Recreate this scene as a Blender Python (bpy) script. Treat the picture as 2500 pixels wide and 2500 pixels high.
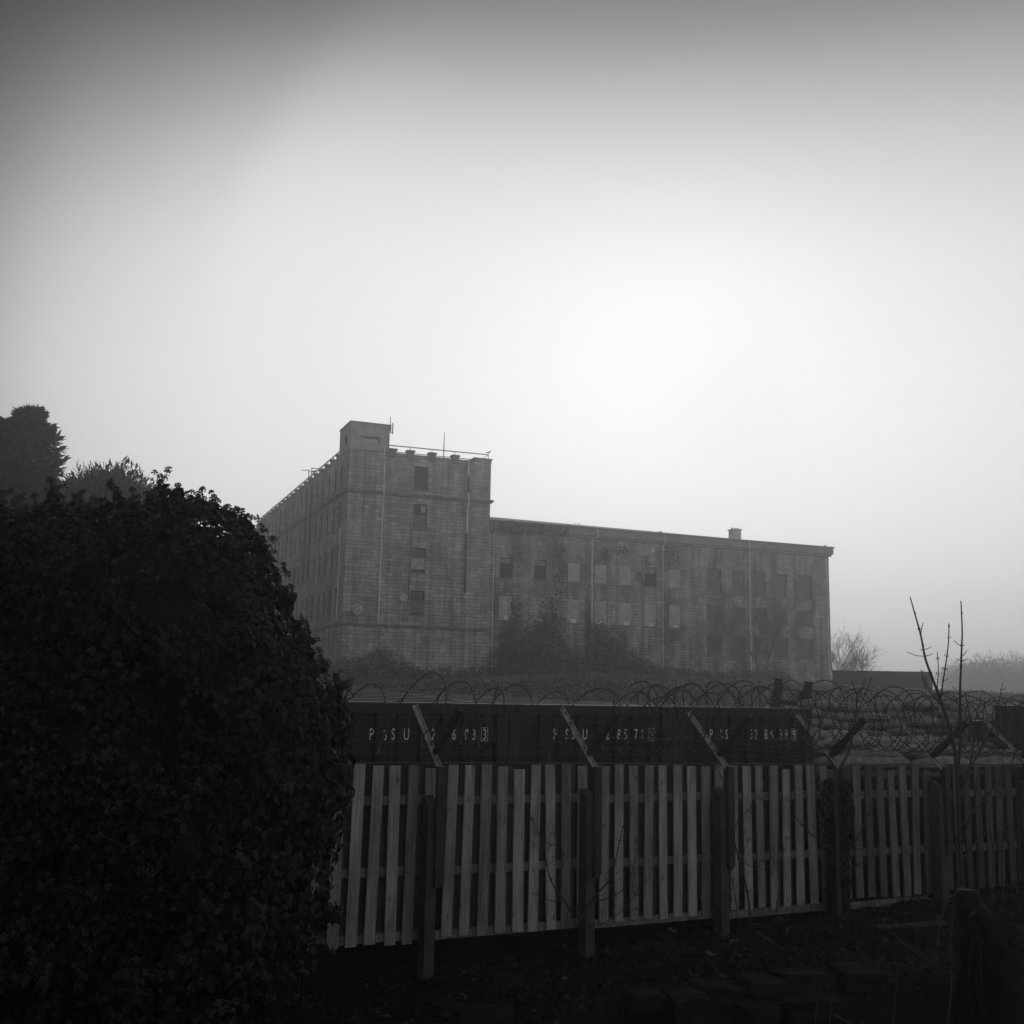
import bpy, math, random
import numpy as np
from mathutils import Vector, Matrix
R = math.radians
rnd = random.Random(7)
npr = np.random.default_rng(11)
scn = bpy.context.scene
col = scn.collection
for o in list(bpy.data.objects):
    bpy.data.objects.remove(o)

# ------------------------------------------------------------------ camera
F_PX, PITCH, ROLL = 2700.0, 0.163, 0.0196          # focal length in pixels of the 2500 px photograph
fw = np.array([0, math.cos(PITCH), math.sin(PITCH)])
r0 = np.array([1.0, 0, 0]); u0 = np.cross(r0, fw)
rt = math.cos(ROLL) * r0 + math.sin(ROLL) * u0
up = -math.sin(ROLL) * r0 + math.cos(ROLL) * u0
cd = bpy.data.cameras.new('camera')
cam = bpy.data.objects.new('camera', cd); col.objects.link(cam)
cd.sensor_width = 36; cd.lens = 36 * F_PX / 2500
cd.clip_start = 0.1; cd.clip_end = 5000
cam.matrix_world = Matrix(((rt[0], up[0], -fw[0], 0), (rt[1], up[1], -fw[1], 0), (rt[2], up[2], -fw[2], 0), (0, 0, 0, 1)))
scn.camera = cam

# ------------------------------------------------------------------ sky, sun, exposure
#SKYFIT
SKY_GAIN = 5.4
SKY_CURVES = [
    ((0, 0, 1), [(0.0, 0.2849), (0.035, 0.4514), (0.08, 0.7205), (0.14, 0.9452), (0.22, 1.0), (0.32, 0.8521), (0.42, 0.5512), (0.5, 0.285), (0.56, 0.122), (0.62, 0.05)]),
    ((1, 0, 0), [(-0.46, 1.0), (-0.36, 0.6575), (-0.24, 0.4527), (-0.1, 0.3619), (0.1, 0.3162), (0.3, 0.2729), (0.5, 0.2221)]),
    ((0.1925, 0.9496, 0.2474), [(0.72, 0.0152), (0.78, 0.07), (0.83, 0.24), (0.88, 0.5434), (0.93, 1.0), (0.97, 0.9621), (1.0, 0.6587)]),
]
#END
SKY_CAP = 0.94
AZY = [(-1, 0), (.2, .05), (.6, .5), (.82, 1), (1, 1)]
AMB_Z = [(0, .55), (.3, .55), (.6, .36), (1, .16)]
AMB_X = [(-1, .45), (-.5, .62), (0, .95), (.5, 1), (1, 1)]
AMB_Y = [(-1, 1), (-.2, 1), (.4, .4), (.75, .05), (1, .05)]
SUN_ELEV, SUN_AZ = R(20), R(10)                     # hidden sun ahead of the camera, a little to the right
w = bpy.data.worlds.new('World'); scn.world = w; w.use_nodes = True
nt = w.node_tree; nt.nodes.clear(); N = nt.nodes.new; L = nt.links.new
sky = N('ShaderNodeTexSky'); sky.sky_type = 'NISHITA'; sky.sun_disc = False
sky.sun_elevation = SUN_ELEV; sky.sun_rotation = SUN_AZ
sky.air_density = 1.0; sky.dust_density = 6.0; sky.ozone_density = 1.0; sky.altitude = 50
bw = N('ShaderNodeRGBToBW'); L(sky.outputs[0], bw.inputs[0])
tc = N('ShaderNodeTexCoord'); sep = N('ShaderNodeSeparateXYZ'); L(tc.outputs['Generated'], sep.inputs[0])
# thick overcast: the cloud is bright low towards the hidden sun and closes to dark grey overhead and behind
def ramp_node(src, stops, lo=-1.0, hi=1.0):
    mr = N('ShaderNodeMapRange'); L(src, mr.inputs['Value']); mr.inputs['From Min'].default_value = lo; mr.inputs['From Max'].default_value = hi
    nd = N('ShaderNodeFloatCurve'); L(mr.outputs[0], nd.inputs['Value']); cv = nd.mapping.curves[0]
    cv.points[0].location = ((stops[0][0] - lo) / (hi - lo), stops[0][1]); cv.points[1].location = ((stops[-1][0] - lo) / (hi - lo), stops[-1][1])
    for p, v in stops[1:-1]: cv.points.new((p - lo) / (hi - lo), v)
    nd.mapping.update(); return nd.outputs[0]
def mul(a, b):
    m = N('ShaderNodeMath'); m.operation = 'MULTIPLY'
    for k, q in enumerate((a, b)):
        if isinstance(q, float): m.inputs[k].default_value = q
        else: L(q, m.inputs[k])
    return m.outputs[0]
# the cloud's brightness, as smooth falls along a few fixed compass/height directions of the sky
def scalar(vec):
    d = N('ShaderNodeVectorMath'); d.operation = 'DOT_PRODUCT'; L(tc.outputs['Generated'], d.inputs[0]); d.inputs[1].default_value = vec; return d.outputs['Value']
m1 = None
for vec, pts in SKY_CURVES:
    f_ = ramp_node(scalar(vec), pts, pts[0][0], pts[-1][0]); m1 = f_ if m1 is None else mul(m1, f_)
flat = N('ShaderNodeCombineXYZ'); L(sep.outputs['X'], flat.inputs[0]); L(sep.outputs['Y'], flat.inputs[1])
nrm = N('ShaderNodeVectorMath'); nrm.operation = 'NORMALIZE'; L(flat.outputs[0], nrm.inputs[0])
sp2 = N('ShaderNodeSeparateXYZ'); L(nrm.outputs[0], sp2.inputs[0])
m1 = mul(m1, SKY_GAIN)
def mop(op, a, b):
    m = N('ShaderNodeMath'); m.operation = op
    for k, q in enumerate((a, b)):
        if isinstance(q, (int, float)): m.inputs[k].default_value = q
        else: L(q, m.inputs[k])
    return m.outputs[0]
# the thick cloud never gets brighter than its even white
m1 = mop('DIVIDE', m1, mop('POWER', mop('ADD', 1.0, mop('POWER', mop('DIVIDE', m1, SKY_CAP), 3.0)), 1 / 3))
m1 = mul(m1, ramp_node(sp2.outputs['Y'], AZY))
# plus a dim even light from the cloud overhead and behind
amb = N('ShaderNodeMath'); amb.operation = 'ADD'; L(m1, amb.inputs[0]); L(mul(ramp_node(sep.outputs['Z'], AMB_Z, 0.0, 1.0), mul(ramp_node(sp2.outputs['Y'], AMB_Y), ramp_node(sp2.outputs['X'], AMB_X))), amb.inputs[1])
mixs = N('ShaderNodeMath'); mixs.operation = 'MULTIPLY_ADD'; L(bw.outputs[0], mixs.inputs[0]); mixs.inputs[1].default_value = 0.05; mixs.inputs[2].default_value = 8.5
m2 = N('ShaderNodeMath'); m2.operation = 'MULTIPLY'; L(mixs.outputs[0], m2.inputs[0]); L(amb.outputs[0], m2.inputs[1])
bg = N('ShaderNodeBackground'); L(m2.outputs[0], bg.inputs[0]); bg.inputs[1].default_value = 0.1
wo = N('ShaderNodeOutputWorld'); L(bg.outputs[0], wo.inputs[0])
sd = bpy.data.lights.new('sun', 'SUN'); sd.energy = 0.5; sd.angle = R(60); sd.color = (1, .985, .96)
sun = bpy.data.objects.new('sun', sd); col.objects.link(sun)
sv = Vector((math.sin(SUN_AZ) * math.cos(SUN_ELEV), math.cos(SUN_AZ) * math.cos(SUN_ELEV), math.sin(SUN_ELEV)))
sun.rotation_euler = sv.to_track_quat('Z', 'Y').to_euler()
scn.view_settings.view_transform = 'Standard'; scn.view_settings.look = 'None'
scn.view_settings.exposure = 0.0; scn.view_settings.gamma = 1.0
scn.render.engine = 'CYCLES'
cy = scn.cycles
cy.max_bounces = 5; cy.diffuse_bounces = 2; cy.glossy_bounces = 2; cy.transmission_bounces = 2
cy.volume_bounces = 1; cy.transparent_max_bounces = 6; cy.use_denoising = True
try: cy.denoiser = 'OPENIMAGEDENOISE'
except Exception: pass
cy.sample_clamp_indirect = 4; cy.use_adaptive_sampling = False
HAZE = 0.0029

# ------------------------------------------------------------------ helpers
def at(px, py, Y):
    """world point at forward distance Y along the sight line of a photo pixel (used to take measurements)"""
    d = fw + rt * (px - 1250) / F_PX - up * (py - 1250) / F_PX
    p = d * (Y / d[1]); return Vector(p)

def mat(name, base=.3, rough=.8, var=.25, scale=4, bump=.0, bscale=40, spec=.3, island=0.0, metal=0.0, stretch=None, detail=5):
    m = bpy.data.materials.new(name); m.use_nodes = True
    t = m.node_tree; b = t.nodes['Principled BSDF']
    b.inputs['Roughness'].default_value = rough; b.inputs['Specular IOR Level'].default_value = spec
    b.inputs['Metallic'].default_value = metal
    co = t.nodes.new('ShaderNodeTexCoord'); src = co.outputs['Object']
    if stretch:
        mp = t.nodes.new('ShaderNodeMapping'); mp.inputs['Scale'].default_value = stretch
        t.links.new(src, mp.inputs[0]); src = mp.outputs[0]
    n = t.nodes.new('ShaderNodeTexNoise'); n.inputs['Scale'].default_value = scale; n.inputs['Detail'].default_value = detail
    t.links.new(src, n.inputs['Vector'])
    r = t.nodes.new('ShaderNodeMapRange'); t.links.new(n.outputs['Fac'], r.inputs['Value'])
    r.inputs['From Min'].default_value = .28; r.inputs['From Max'].default_value = .72
    r.inputs['To Min'].default_value = base * (1 - var); r.inputs['To Max'].default_value = base * (1 + var)
    out = r.outputs[0]
    if island:
        g = t.nodes.new('ShaderNodeNewGeometry'); r2 = t.nodes.new('ShaderNodeMapRange')
        t.links.new(g.outputs['Random Per Island'], r2.inputs['Value'])
        r2.inputs['To Min'].default_value = 1 - island; r2.inputs['To Max'].default_value = 1 + island
        mu = t.nodes.new('ShaderNodeMath'); mu.operation = 'MULTIPLY'
        t.links.new(out, mu.inputs[0]); t.links.new(r2.outputs[0], mu.inputs[1]); out = mu.outputs[0]
    t.links.new(out, b.inputs['Base Color'])
    if bump:
        nb = t.nodes.new('ShaderNodeTexNoise'); nb.inputs['Scale'].default_value = bscale; nb.inputs['Detail'].default_value = 6
        t.links.new(src, nb.inputs['Vector'])
        bp = t.nodes.new('ShaderNodeBump'); bp.inputs['Strength'].default_value = bump; bp.inputs['Distance'].default_value = .02
        t.links.new(nb.outputs['Fac'], bp.inputs['Height']); t.links.new(bp.outputs[0], b.inputs['Normal'])
    m['out'] = 1
    return m

def granite(name, base, bw_, bh, mortar=.15, var=.288, stain=.5):
    """coursed granite blocks; u runs along whichever wall the face belongs to"""
    m = bpy.data.materials.new(name); m.use_nodes = True
    t = m.node_tree; b = t.nodes['Principled BSDF']; n = t.nodes.new; l = t.links.new
    b.inputs['Roughness'].default_value = .9; b.inputs['Specular IOR Level'].default_value = .15
    co = n('ShaderNodeTexCoord'); s = n('ShaderNodeSeparateXYZ'); l(co.outputs['Object'], s.inputs[0])
    ad = n('ShaderNodeMath'); ad.operation = 'ADD'; l(s.outputs['X'], ad.inputs[0]); l(s.outputs['Y'], ad.inputs[1])
    cb = n('ShaderNodeCombineXYZ'); l(ad.outputs[0], cb.inputs[0]); l(s.outputs['Z'], cb.inputs[1])
    wn = n('ShaderNodeTexNoise'); wn.inputs['Scale'].default_value = .8; l(cb.outputs[0], wn.inputs['Vector'])
    wm = n('ShaderNodeVectorMath'); wm.operation = 'MULTIPLY_ADD'; l(wn.outputs['Color'], wm.inputs[0])
    wm.inputs[1].default_value = (.22, .13, 0); l(cb.outputs[0], wm.inputs[2])
    br = n('ShaderNodeTexBrick'); l(wm.outputs[0], br.inputs['Vector'])
    br.inputs['Scale'].default_value = 1; br.inputs['Brick Width'].default_value = bw_; br.inputs['Row Height'].default_value = bh
    br.inputs['Mortar Size'].default_value = .018; br.inputs['Mortar Smooth'].default_value = .4; br.inputs['Bias'].default_value = 0
    br.offset = .43; br.squash = 1.25; br.squash_frequency = 3
    br.inputs['Color1'].default_value = (base * (1 - var),) * 3 + (1,); br.inputs['Color2'].default_value = (base * (1 + var),) * 3 + (1,)
    br.inputs['Mortar'].default_value = (mortar,) * 3 + (1,)
    ns = n('ShaderNodeTexNoise'); ns.inputs['Scale'].default_value = .45; ns.inputs['Detail'].default_value = 6; ns.inputs['Roughness'].default_value = .65
    mp = n('ShaderNodeMapping'); mp.inputs['Scale'].default_value = (1.3, .55, 1); l(cb.outputs[0], mp.inputs[0]); l(mp.outputs[0], ns.inputs['Vector'])
    rs = n('ShaderNodeMapRange'); l(ns.outputs['Fac'], rs.inputs['Value'])
    rs.inputs['From Min'].default_value = .38; rs.inputs['From Max'].default_value = .62
    rs.inputs['To Min'].default_value = 1 - stain; rs.inputs['To Max'].default_value = 1.12
    gr = n('ShaderNodeTexNoise'); gr.inputs['Scale'].default_value = 9; gr.inputs['Detail'].default_value = 6; l(co.outputs['Object'], gr.inputs['Vector'])
    rg = n('ShaderNodeMapRange'); l(gr.outputs['Fac'], rg.inputs['Value']); rg.inputs['To Min'].default_value = .55; rg.inputs['To Max'].default_value = 1.45
    a0 = n('ShaderNodeMath'); a0.operation = 'MULTIPLY'; l(rs.outputs[0], a0.inputs[0]); l(rg.outputs[0], a0.inputs[1])
    sk = n('ShaderNodeTexNoise'); sk.inputs['Scale'].default_value = 1; sk.inputs['Detail'].default_value = 5      # rain streaks
    mk = n('ShaderNodeMapping'); mk.inputs['Scale'].default_value = (2.4, .10, 1); l(cb.outputs[0], mk.inputs[0]); l(mk.outputs[0], sk.inputs['Vector'])
    rk = n('ShaderNodeMapRange'); l(sk.outputs['Fac'], rk.inputs['Value']); rk.inputs['From Min'].default_value = .36; rk.inputs['From Max'].default_value = .56
    rk.inputs['To Min'].default_value = .66; rk.inputs['To Max'].default_value = 1.06
    a = n('ShaderNodeMath'); a.operation = 'MULTIPLY'; l(a0.outputs[0], a.inputs[0]); l(rk.outputs[0], a.inputs[1])
    mx = n('ShaderNodeVectorMath'); mx.operation = 'SCALE'; l(br.outputs['Color'], mx.inputs[0]); l(a.outputs[0], mx.inputs['Scale'])
    l(mx.outputs[0], b.inputs['Base Color'])
    bp = n('ShaderNodeBump'); bp.inputs['Strength'].default_value = .8; bp.inputs['Distance'].default_value = .04
    hh = n('ShaderNodeMath'); hh.operation = 'SUBTRACT'; l(gr.outputs['Fac'], hh.inputs[0]); l(br.outputs['Fac'], hh.inputs[1])
    l(hh.outputs[0], bp.inputs['Height']); l(bp.outputs[0], b.inputs['Normal'])
    return m

class MB:
    def __init__(s): s.v = []; s.f = []; s.m = []; s.smooth = False
    def quad(s, *pts, m=0):
        i = len(s.v); s.v += [tuple(p) for p in pts]; s.f.append(tuple(range(i, i + len(pts)))); s.m.append(m)
    def box(s, x0, x1, y0, y1, z0, z1, m=0, M=None):
        i = len(s.v); c = [(x0, y0, z0), (x1, y0, z0), (x1, y1, z0), (x0, y1, z0), (x0, y0, z1), (x1, y0, z1), (x1, y1, z1), (x0, y1, z1)]
        if M is not None: c = [tuple(M @ Vector(p)) for p in c]
        s.v += c
        for q in ((0, 3, 2, 1), (4, 5, 6, 7), (0, 1, 5, 4), (1, 2, 6, 5), (2, 3, 7, 6), (3, 0, 4, 7)):
            s.f.append(tuple(i + k for k in q)); s.m.append(m)
    def bar(s, a, b, wx, wy, m=0, upv=(0, 0, 1)):
        """rectangular bar from a to b"""
        a = Vector(a); b = Vector(b); d = (b - a); ln = d.length; d.normalize()
        x = d.cross(Vector(upv));
        if x.length < 1e-4: x = d.cross(Vector((1, 0, 0)))
        x.normalize(); y = x.cross(d)
        i = len(s.v)
        for p in (a, b):
            for sx, sy in ((-1, -1), (1, -1), (1, 1), (-1, 1)):
                s.v.append(tuple(p + x * sx * wx / 2 + y * sy * wy / 2))
        for q in ((3, 2, 1, 0), (4, 5, 6, 7), (0, 1, 5, 4), (1, 2, 6, 5), (2, 3, 7, 6), (3, 0, 4, 7)):
            s.f.append(tuple(i + k for k in q)); s.m.append(m)
    def tube(s, pts, rad, n=5, m=0, cap=True):
        pts = [Vector(p) for p in pts]; k = len(pts)
        if not hasattr(rad, '__len__'): rad = [rad] * k
        i0 = len(s.v); prev = None
        for j, p in enumerate(pts):
            d = (pts[min(j + 1, k - 1)] - pts[max(j - 1, 0)])
            if d.length < 1e-9: d = Vector((0, 0, 1))
            d.normalize()
            if prev is None:
                x = d.cross(Vector((0, 0, 1)))
                if x.length < .05: x = d.cross(Vector((0, 1, 0)))
            else: x = prev - d * prev.dot(d)
            x.normalize(); prev = x; y = d.cross(x)
            for a in range(n):
                t = 2 * math.pi * a / n
                s.v.append(tuple(p + (x * math.cos(t) + y * math.sin(t)) * rad[j]))
        for j in range(k - 1):
            for a in range(n):
                b = (a + 1) % n
                s.f.append((i0 + j * n + a, i0 + j * n + b, i0 + (j + 1) * n + b, i0 + (j + 1) * n + a)); s.m.append(m)
        if cap and n > 2:
            s.f.append(tuple(i0 + (k - 1) * n + a for a in range(n))); s.m.append(m)
            s.f.append(tuple(i0 + a for a in reversed(range(n)))); s.m.append(m)
    def arrays(s, V, F, m=0):
        i = len(s.v); s.v += [tuple(p) for p in V]; s.f += [tuple(int(k) + i for k in q) for q in F]; s.m += [m] * len(F)
    def mesh(s, name, mats, origin=None):
        me = bpy.data.meshes.new(name)
        v = s.v
        if origin is not None:
            o = Vector(origin); v = (np.array(v) - np.array(o)).tolist() if v else v
        me.from_pydata(v, [], s.f)
        for mm in (mats if isinstance(mats, (list, tuple)) else [mats]): me.materials.append(mm)
        me.polygons.foreach_set('material_index', s.m)
        if s.smooth: me.polygons.foreach_set('use_smooth', [True] * len(s.f))
        me.update(); return me
    def build(s, name, mats, parent=None, origin=None):
        o = bpy.data.objects.new(name, s.mesh(name, mats, origin)); col.objects.link(o)
        if parent is not None: o.parent = parent
        elif origin is not None: o.location = origin
        return o

def tag(o, label=None, cat=None, group=None, kind=None):
    for k, v in (('label', label), ('category', cat), ('group', group), ('kind', kind)):
        if v: o[k] = v
    return o
def empty(name, loc, rz=0, label=None, cat=None, group=None):
    o = bpy.data.objects.new(name, None); col.objects.link(o); o.location = loc; o.rotation_euler = (0, 0, rz)
    o.empty_display_size = .2
    return tag(o, label, cat, group)
def kids(o): return [c for c in col.objects if c.parent == o]
def copy_tree(o, parent=None):
    c = o.copy(); col.objects.link(c)
    c.parent = parent
    for ch in kids(o): copy_tree(ch, c)
    return c

def rand_unit(n):
    v = npr.normal(size=(n, 3)); return v / np.linalg.norm(v, axis=1)[:, None]
def norm(v): return v / np.maximum(np.linalg.norm(v, axis=-1, keepdims=True), 1e-9)
LEAF_V = np.array([(0, 0, 0), (-.40, .38, .07), (.40, .38, .07), (0, .42, 0), (0, 1.0, -.10), (-.2, .08, .03), (.2, .08, .03)])
LEAF_F = np.array([(0, 3, 5), (5, 3, 1), (0, 6, 3), (6, 2, 3), (1, 3, 4), (3, 2, 4)])
BLADE_V = np.array([(-.07, 0, 0), (.07, 0, 0), (0, 1, -.1)]); BLADE_F = np.array([(0, 1, 2)])
OVAL_V = np.array([(0, 0, 0), (-.28, .5, .05), (.28, .5, .05), (0, 1, 0)]); OVAL_F = np.array([(0, 2, 3), (0, 3, 1)])
def scatter(mb, P, Nn, T, S, V=LEAF_V, F=LEAF_F, m=0):
    """leaves: positions, normals, tip directions, sizes"""
    Nn = norm(Nn); T = norm(T - Nn * (T * Nn).sum(1, keepdims=True)); X = np.cross(T, Nn)
    S = np.asarray(S)[:, None, None]
    W = P[:, None, :] + S * (V[None, :, 0:1] * X[:, None, :] + V[None, :, 1:2] * T[:, None, :] + V[None, :, 2:3] * Nn[:, None, :])
    k = len(V); FF = (F[None] + (np.arange(len(P)) * k)[:, None, None]).reshape(-1, F.shape[1])
    mb.arrays(W.reshape(-1, 3).tolist(), FF.tolist(), m)

# ------------------------------------------------------------------ materials
M = {}
M['granite'] = granite('granite', .44, .62, .27, mortar=.15, var=.24, stain=.35)
M['granite_wing'] = granite('granite_wing', .42, .56, .24, mortar=.16, var=.2, stain=.6)
M['render'] = mat('cement_render', .36, .9, .25, 1.5, .3, 20)
M['stone_trim'] = mat('stone_trim', .2, .9, .35, 1.2, .3, 18)
M['fascia'] = mat('fascia', .24, .85, .3, 2.0, .4, 12)
M['roof_light'] = mat('roof_sheet', .42, .7, .2, 1.0)
M['infill'] = mat('window_infill', .45, .9, .22, 1.8, .3, 20)
M['infill_dark'] = mat('window_infill_dark', .22, .9, .25, 1.8, .3, 20)
M['board_pale'] = mat('pale_board', .42, .8, .3, 2.5)
M['board_grey'] = mat('grey_board', .16, .8, .3, 2.0)
M['shutter'] = mat('dark_shutter', .03, .8, .3, 2.0)
M['glass'] = mat('window_glass', .03, .12, .3, 1.0, spec=.6)
M['frame_dark'] = mat('dark_frame', .05, .7, .2)
M['pipe_pale'] = mat('pale_pipe', .75, .6, .25, .8)
M['pipe_dark'] = mat('dark_pipe', .07, .6, .25, .8)
M['white'] = mat('white_paint', .8, .6, .08, 3)
M['metal_grey'] = mat('grey_metal', .22, .5, .2, 2)
M['pale_metal'] = mat('pale_metal', .6, .6, .15, 2)  # chimney and its rail, paled in colour for the sky's bloom
M['dish'] = mat('dish_paint', .5, .6, .25, 3)
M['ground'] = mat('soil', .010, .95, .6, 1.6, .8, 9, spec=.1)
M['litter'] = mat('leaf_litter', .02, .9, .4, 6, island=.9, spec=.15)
M['litter_pale'] = mat('pale_litter', .08, .8, .3, 20)
M['scrub'] = mat('winter_scrub', .10, .85, .35, 1.5, island=.5, spec=.1)
M['slope_grass'] = mat('slope_grass', .15, .9, .3, .4, island=.4, spec=.1)
M['opening_hazed'] = mat('hazed_opening', .15, .85, .35, 1.2)  # dark wing openings, greyed in colour for the haze before them
M['grass'] = mat('grass', .022, .9, .3, 3, island=.6, spec=.1)
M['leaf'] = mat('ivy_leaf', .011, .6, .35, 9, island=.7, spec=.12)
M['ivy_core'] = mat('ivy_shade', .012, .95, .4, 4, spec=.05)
M['berry'] = mat('ivy_berry', .035, .4, .3, 30, spec=.5)
M['pale_twigs'] = mat('pale_twigs', .16, .9, .3, 3, spec=.1)  # paler than the other twigs: haze put into the colour
M['bark'] = mat('bark', .045, .9, .4, 30, .5, 60, spec=.15)
M['bark_dark'] = mat('dark_bark', .006, .8, .4, 14, .9, 30, spec=.1)  # stump bark, far darker than the other bark
M['foliage'] = mat('dark_foliage', .05, .8, .35, 1.5, island=.5, spec=.15)
M['twigs'] = mat('far_twigs', .09, .9, .3, 3, spec=.1)
M['black_steel'] = mat('black_steel', .012, .55, .35, 1.5, .12, 25, spec=.35)
M['black_steel2'] = mat('black_steel_rail', .018, .5, .35, 2.5, .12, 25, spec=.4)
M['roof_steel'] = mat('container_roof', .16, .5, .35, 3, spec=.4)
M['roof_dark'] = mat('roof_valley', .03, .9, .35, 3, spec=.05)  # valleys near black, crests pale: shade and sky gleam put into colour
M['hole'] = mat('casting_hole', .004, .9, .1)
M['stencil'] = mat('stencil_paint', .80, .7, .22, 26)
M['concrete'] = mat('post_concrete', .06, .9, .3, 5, .5, 70)
M['galv'] = mat('galvanised_steel', .27, .55, .4, 14, .2, 30, spec=.4)
M['dark_steel'] = mat('dark_steel', .03, .6, .3, 8)
M['razor'] = mat('razor_wire', .035, .5, .2, 10, spec=.4)
M['wire'] = mat('thin_wire', .10, .5, .2, 10)
M['burlap'] = mat('sandbag_cloth', .25, .9, .4, 7, 1.0, 16)
M['burlap_dark'] = mat('sandbag_cloth_dark', .2, .9, .4, 5, .9, 26)
M['rubble'] = mat('rubble_stone', .015, .95, .45, 5, 1.0, 14, spec=.1)
M['old_timber'] = mat('old_timber', .045, .9, .35, 3, .5, 30, stretch=(8, 8, 1))
M['bird'] = mat('feathers', .06, .8, .2, 20)

def wood_mat(nm, lo, hi):
    m = bpy.data.materials.new(nm); m.use_nodes = True
    t = m.node_tree; b = t.nodes['Principled BSDF']; n = t.nodes.new; l = t.links.new
    b.inputs['Roughness'].default_value = .75; b.inputs['Specular IOR Level'].default_value = .25
    co = n('ShaderNodeTexCoord'); ge = n('ShaderNodeNewGeometry')
    off = n('ShaderNodeVectorMath'); off.operation = 'MULTIPLY_ADD'          # every board its own piece of timber
    cx = n('ShaderNodeCombineXYZ'); l(ge.outputs['Random Per Island'], cx.inputs[0]); l(ge.outputs['Random Per Island'], cx.inputs[2])
    l(cx.outputs[0], off.inputs[0]); off.inputs[1].default_value = (37, 0, 91); l(co.outputs['Object'], off.inputs[2])
    dn = n('ShaderNodeTexNoise'); dn.inputs['Scale'].default_value = 2.2; dn.inputs['Detail'].default_value = 2; l(off.outputs[0], dn.inputs['Vector'])
    dm = n('ShaderNodeVectorMath'); dm.operation = 'MULTIPLY_ADD'; l(dn.outputs['Color'], dm.inputs[0]); dm.inputs[1].default_value = (.10, .02, 0); l(off.outputs[0], dm.inputs[2])
    mp = n('ShaderNodeMapping'); mp.inputs['Scale'].default_value = (34, 20, 1.1); l(dm.outputs[0], mp.inputs[0])
    g1 = n('ShaderNodeTexNoise'); g1.inputs['Scale'].default_value = 1.6; g1.inputs['Detail'].default_value = 6; g1.inputs['Roughness'].default_value = .62; l(mp.outputs[0], g1.inputs['Vector'])
    r1 = n('ShaderNodeMapRange'); l(g1.outputs['Fac'], r1.inputs['Value']); r1.inputs['From Min'].default_value = .3; r1.inputs['From Max'].default_value = .72
    r1.inputs['To Min'].default_value = lo; r1.inputs['To Max'].default_value = hi
    ri = n('ShaderNodeMapRange'); l(ge.outputs['Random Per Island'], ri.inputs['Value']); ri.inputs['To Min'].default_value = .62; ri.inputs['To Max'].default_value = 1.25
    # broad weathering patches
    pn = n('ShaderNodeTexNoise'); pn.inputs['Scale'].default_value = 1.7; pn.inputs['Detail'].default_value = 5; pn.inputs['Roughness'].default_value = .6
    ms = n('ShaderNodeMapping'); ms.inputs['Scale'].default_value = (2.0, 1, .8); l(off.outputs[0], ms.inputs[0]); l(ms.outputs[0], pn.inputs['Vector'])
    rp = n('ShaderNodeMapRange'); l(pn.outputs['Fac'], rp.inputs['Value']); rp.inputs['From Min'].default_value = .35; rp.inputs['From Max'].default_value = .68
    rp.inputs['To Min'].default_value = .62; rp.inputs['To Max'].default_value = 1.2
    # knots
    vk = n('ShaderNodeTexVoronoi'); vk.inputs['Scale'].default_value = 1; mk = n('ShaderNodeMapping'); mk.inputs['Scale'].default_value = (9, 4, 3.4)
    l(off.outputs[0], mk.inputs[0]); l(mk.outputs[0], vk.inputs['Vector'])
    rk = n('ShaderNodeMapRange'); l(vk.outputs['Distance'], rk.inputs['Value']); rk.inputs['From Min'].default_value = .05; rk.inputs['From Max'].default_value = .15
    rk.inputs['To Min'].default_value = .35; rk.inputs['To Max'].default_value = 1
    p = r1.outputs[0]
    for q in (ri, rp, rk):
        mu = n('ShaderNodeMath'); mu.operation = 'MULTIPLY'; l(p, mu.inputs[0]); l(q.outputs[0], mu.inputs[1]); p = mu.outputs[0]
    l(p, b.inputs['Base Color'])
    bp = n('ShaderNodeBump'); bp.inputs['Strength'].default_value = .35; bp.inputs['Distance'].default_value = .004
    l(g1.outputs['Fac'], bp.inputs['Height']); l(bp.outputs[0], b.inputs['Normal'])
    return m
M['wood'] = wood_mat('fence_wood', .155, .39)
M['wood_old'] = wood_mat('fence_wood_weathered', .075, .20)
M['wood_dark'] = wood_mat('fence_wood_dark', .035, .11)  # darkest boards: right-end panels, and far-side ones for gap shade

# ------------------------------------------------------------------ ground
FDIR = Vector((math.cos(R(26)), math.sin(R(26)), 0)); FNRM = Vector((-math.sin(R(26)), math.cos(R(26)), 0))
F0 = Vector((.27707, 12.33634, 0))
def sstep(a, b, x):
    t = np.clip((x - a) / (b - a), 0, 1); return t * t * (3 - 2 * t)
def edge_y(x): return 10.55 + .08 * x + .22 * np.sin(x * 1.7) - .5 * sstep(2.2, 0.4, x)
def ground_z(x, y):
    x = np.asarray(x, float); y = np.asarray(y, float)
    base = -2.86 + .056 * np.clip(x + .9, -4, 9)
    far = sstep(34, 78, y) * (3.75 - .02 * np.clip(x, 0, 40))
    z = base + far
    z = z - .62 * sstep(.2, 1.4, x) * sstep(edge_y(x) + .05, edge_y(x) - .35, y)     # drop in front of the broken stone edge
    z = z + sstep(4.5, 1.5, y) * 1.35                                             # bank the photographer stands on
    z = z + .05 * np.sin(x * 2.3 + y * 1.1) * np.cos(y * 1.9 - x * .7) + .03 * np.sin(x * 6.1 + 1) * np.sin(y * 5.3)
    z = z + .25 * np.sin(x * .11 + 1) * np.sin(y * .09) * sstep(30, 60, y)
    return z
def gz(x, y): return float(ground_z(x, y))
xs = np.unique(np.concatenate([np.linspace(-300, -40, 24), np.linspace(-40, -8, 33), np.linspace(-8, 12, 134), np.linspace(12, 60, 49), np.linspace(60, 300, 24)]))
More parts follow.
